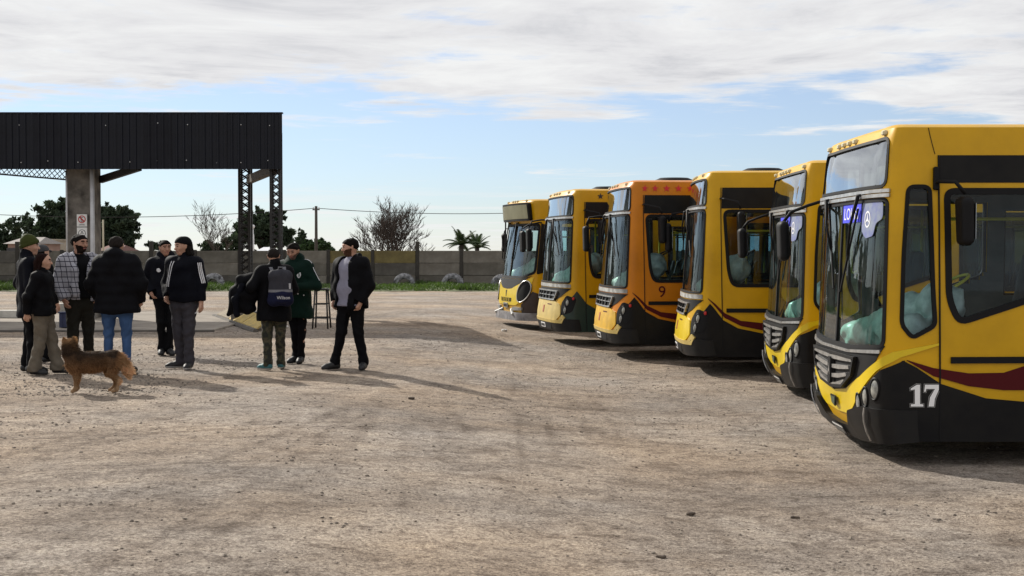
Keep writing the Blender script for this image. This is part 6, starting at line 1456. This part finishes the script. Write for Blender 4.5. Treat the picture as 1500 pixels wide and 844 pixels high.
# ================================================================== DOG
def fur_mat(nm='dog_fur', gain=1.35, trl=.25):
    m = bpy.data.materials.new(nm); m.use_nodes = True; n = m.node_tree.nodes; l = m.node_tree.links; b = n['Principled BSDF']; b.inputs['Roughness'].default_value = .85; b.inputs['Specular IOR Level'].default_value = .2
    tcn = n.new('ShaderNodeTexCoord'); sp_ = n.new('ShaderNodeSeparateXYZ'); l.new(tcn.outputs['Object'], sp_.inputs[0]); z = n.new('ShaderNodeTexNoise'); z.inputs['Scale'].default_value = 9; z.inputs['Detail'].default_value = 4; l.new(tcn.outputs['Object'], z.inputs['Vector'])
    a_ = n.new('ShaderNodeMath'); a_.operation = 'MULTIPLY_ADD'; a_.inputs[1].default_value = .22; l.new(z.outputs['Fac'], a_.inputs[0]); l.new(sp_.outputs[2], a_.inputs[2])
    r = n.new('ShaderNodeValToRGB'); e = r.color_ramp.elements; e[0].position = .12; e[0].color = (.30, .20, .12, 1); e[1].position = .20; e[1].color = (.17, .105, .055, 1)
    for p_, c_ in ((.40, (.14, .078, .038)), (.52, (.075, .042, .022)), (.60, (.024, .015, .010)), (.70, (.05, .030, .016)), (.80, (.15, .085, .04))): q = e.new(p_); q.color = (*c_, 1)
    tl = n.new('ShaderNodeMapRange'); tl.inputs['From Min'].default_value = .27; tl.inputs['From Max'].default_value = .36; tl.inputs['To Max'].default_value = .30; l.new(sp_.outputs[0], tl.inputs['Value']); sb_ = n.new('ShaderNodeMath'); sb_.operation = 'SUBTRACT'; l.new(a_.outputs[0], sb_.inputs[0]); l.new(tl.outputs[0], sb_.inputs[1])
    l.new(sb_.outputs[0], r.inputs[0]); l.new(r.outputs[0], b.inputs['Base Color'])
    for q in e: q.color = (min(1, q.color[0]*gain), min(1, q.color[1]*gain), min(1, q.color[2]*gain), 1)
    tr = n.new('ShaderNodeBsdfTranslucent'); l.new(r.outputs[0], tr.inputs[0]); ms = n.new('ShaderNodeMixShader'); ms.inputs[0].default_value = trl; l.new(b.outputs[0], ms.inputs[1]); l.new(tr.outputs[0], ms.inputs[2]); l.new(ms.outputs[0], n['Material Output'].inputs[0]); return m
M_FUR = fur_mat(); M_FUR2 = fur_mat('dog_guard_hair', 2.5, .5)
pd = on_z(140, 575, 0); dog = thing('dog', 'shaggy reddish brown dog with dark back standing before the group of people', 'dog', (pd.x, pd.y, G(pd.x, pd.y))); dog.rotation_euler = (0, 0, R(6)); dog.scale = (.88, .88, .88)
# faces -x; near side is -y
DP = [((-.24, 0, .40), (.0, 0, .40), .125, .118), ((.0, 0, .40), (.22, 0, .43), .118, .10), ((-.26, 0, .37), (-.24, 0, .30), .11, .09), ((.22, 0, .43), (.28, 0, .40), .105, .09), ((-.10, 0, .33), (.15, 0, .38), .085, .075),
      ((-.25, .01, .42), (-.32, .03, .52), .11, .095), ((-.32, .03, .52), (-.335, .04, .585), .098, .084), ((-.335, .03, .60), (-.345, .08, .60), .080, .074), ((-.36, .11, .60), (-.40, .20, .625), .042, .026),
      ((-.388, .02, .655), (-.402, .012, .715), .032, .009, .012), ((-.285, .03, .655), (-.272, .022, .715), .032, .009, .012)]
for y, x0, zf in ((-.07, -.24, 0), (.07, -.255, 0)):
    DP += [((x0, y, .36), (x0+.02, y, .20), .062, .040), ((x0+.02, y, .20), (x0+.01, y, .06), .034, .026), ((x0+.01, y, .05), (x0-.03, y-.005, .024), .026, .024)]
for y, x0 in ((-.07, .25), (.075, .185)):
    DP += [((x0, y, .38), (x0-.04, y, .25), .088, .055), ((x0-.04, y, .25), (x0+.055, y, .155), .048, .028), ((x0+.055, y, .155), (x0+.025, y, .045), .026, .022), ((x0+.025, y, .04), (x0-.025, y, .022), .023, .021)]
DP += [((.29, 0, .44), (.36, -.01, .36), .045, .055), ((.36, -.01, .36), (.405, -.015, .26), .058, .052), ((.405, -.015, .26), (.425, -.015, .18), .048, .02)]
V, F = sdf(DP, .0105, .035, lambda D, X, Y, Z: np.maximum(D, .001-Z), .006, 4, 70.)
mesh('body', V, F, M_FUR, dog, True)
# guard hair
r = np.random.default_rng(12); tri = V[F]; nrm = np.cross(tri[:, 2]-tri[:, 0], tri[:, 3]-tri[:, 1]); ar = np.linalg.norm(nrm, axis=1); nrm /= np.maximum(ar, 1e-9)[:, None]
pk = r.choice(len(F), 15000, p=ar/ar.sum()); uu = r.random((len(pk), 2)); base = (tri[pk, 0]*(1-uu[:, :1])+tri[pk, 1]*uu[:, :1])*(1-uu[:, 1:])+(tri[pk, 3]*(1-uu[:, :1])+tri[pk, 2]*uu[:, :1])*uu[:, 1:]
nn = nrm[pk]; zc_ = base[:, 2]; xc = base[:, 0]; keep = (zc_ > .10); base, nn, zc_, xc = base[keep], nn[keep], zc_[keep], xc[keep]
flow = np.array([.75, 0, -.65])[None]+r.normal(0, .25, (len(base), 3)); d = nn*.55+flow*.8; d /= np.linalg.norm(d, axis=1)[:, None]
ln = (.022+.022*r.random(len(base)))*np.where(zc_ > .25, 1.0, .45)*np.where(xc > .30, 1.7, 1)*np.where((xc < -.2) & (zc_ > .3), 1.35, 1)
sd = np.cross(d, nn+r.normal(0, .4, nn.shape)); sd /= np.maximum(np.linalg.norm(sd, axis=1), 1e-6)[:, None]
V3 = np.stack([base-sd*.0035-nn*.004, base+sd*.0035-nn*.004, base+d*ln[:, None]], 1).reshape(-1, 3); k = np.arange(len(base))*3
ob = mesh('fur', V3, np.stack([k, k+1, k+2], 1), M_FUR2, dog); ob['kind'] = 'stuff'
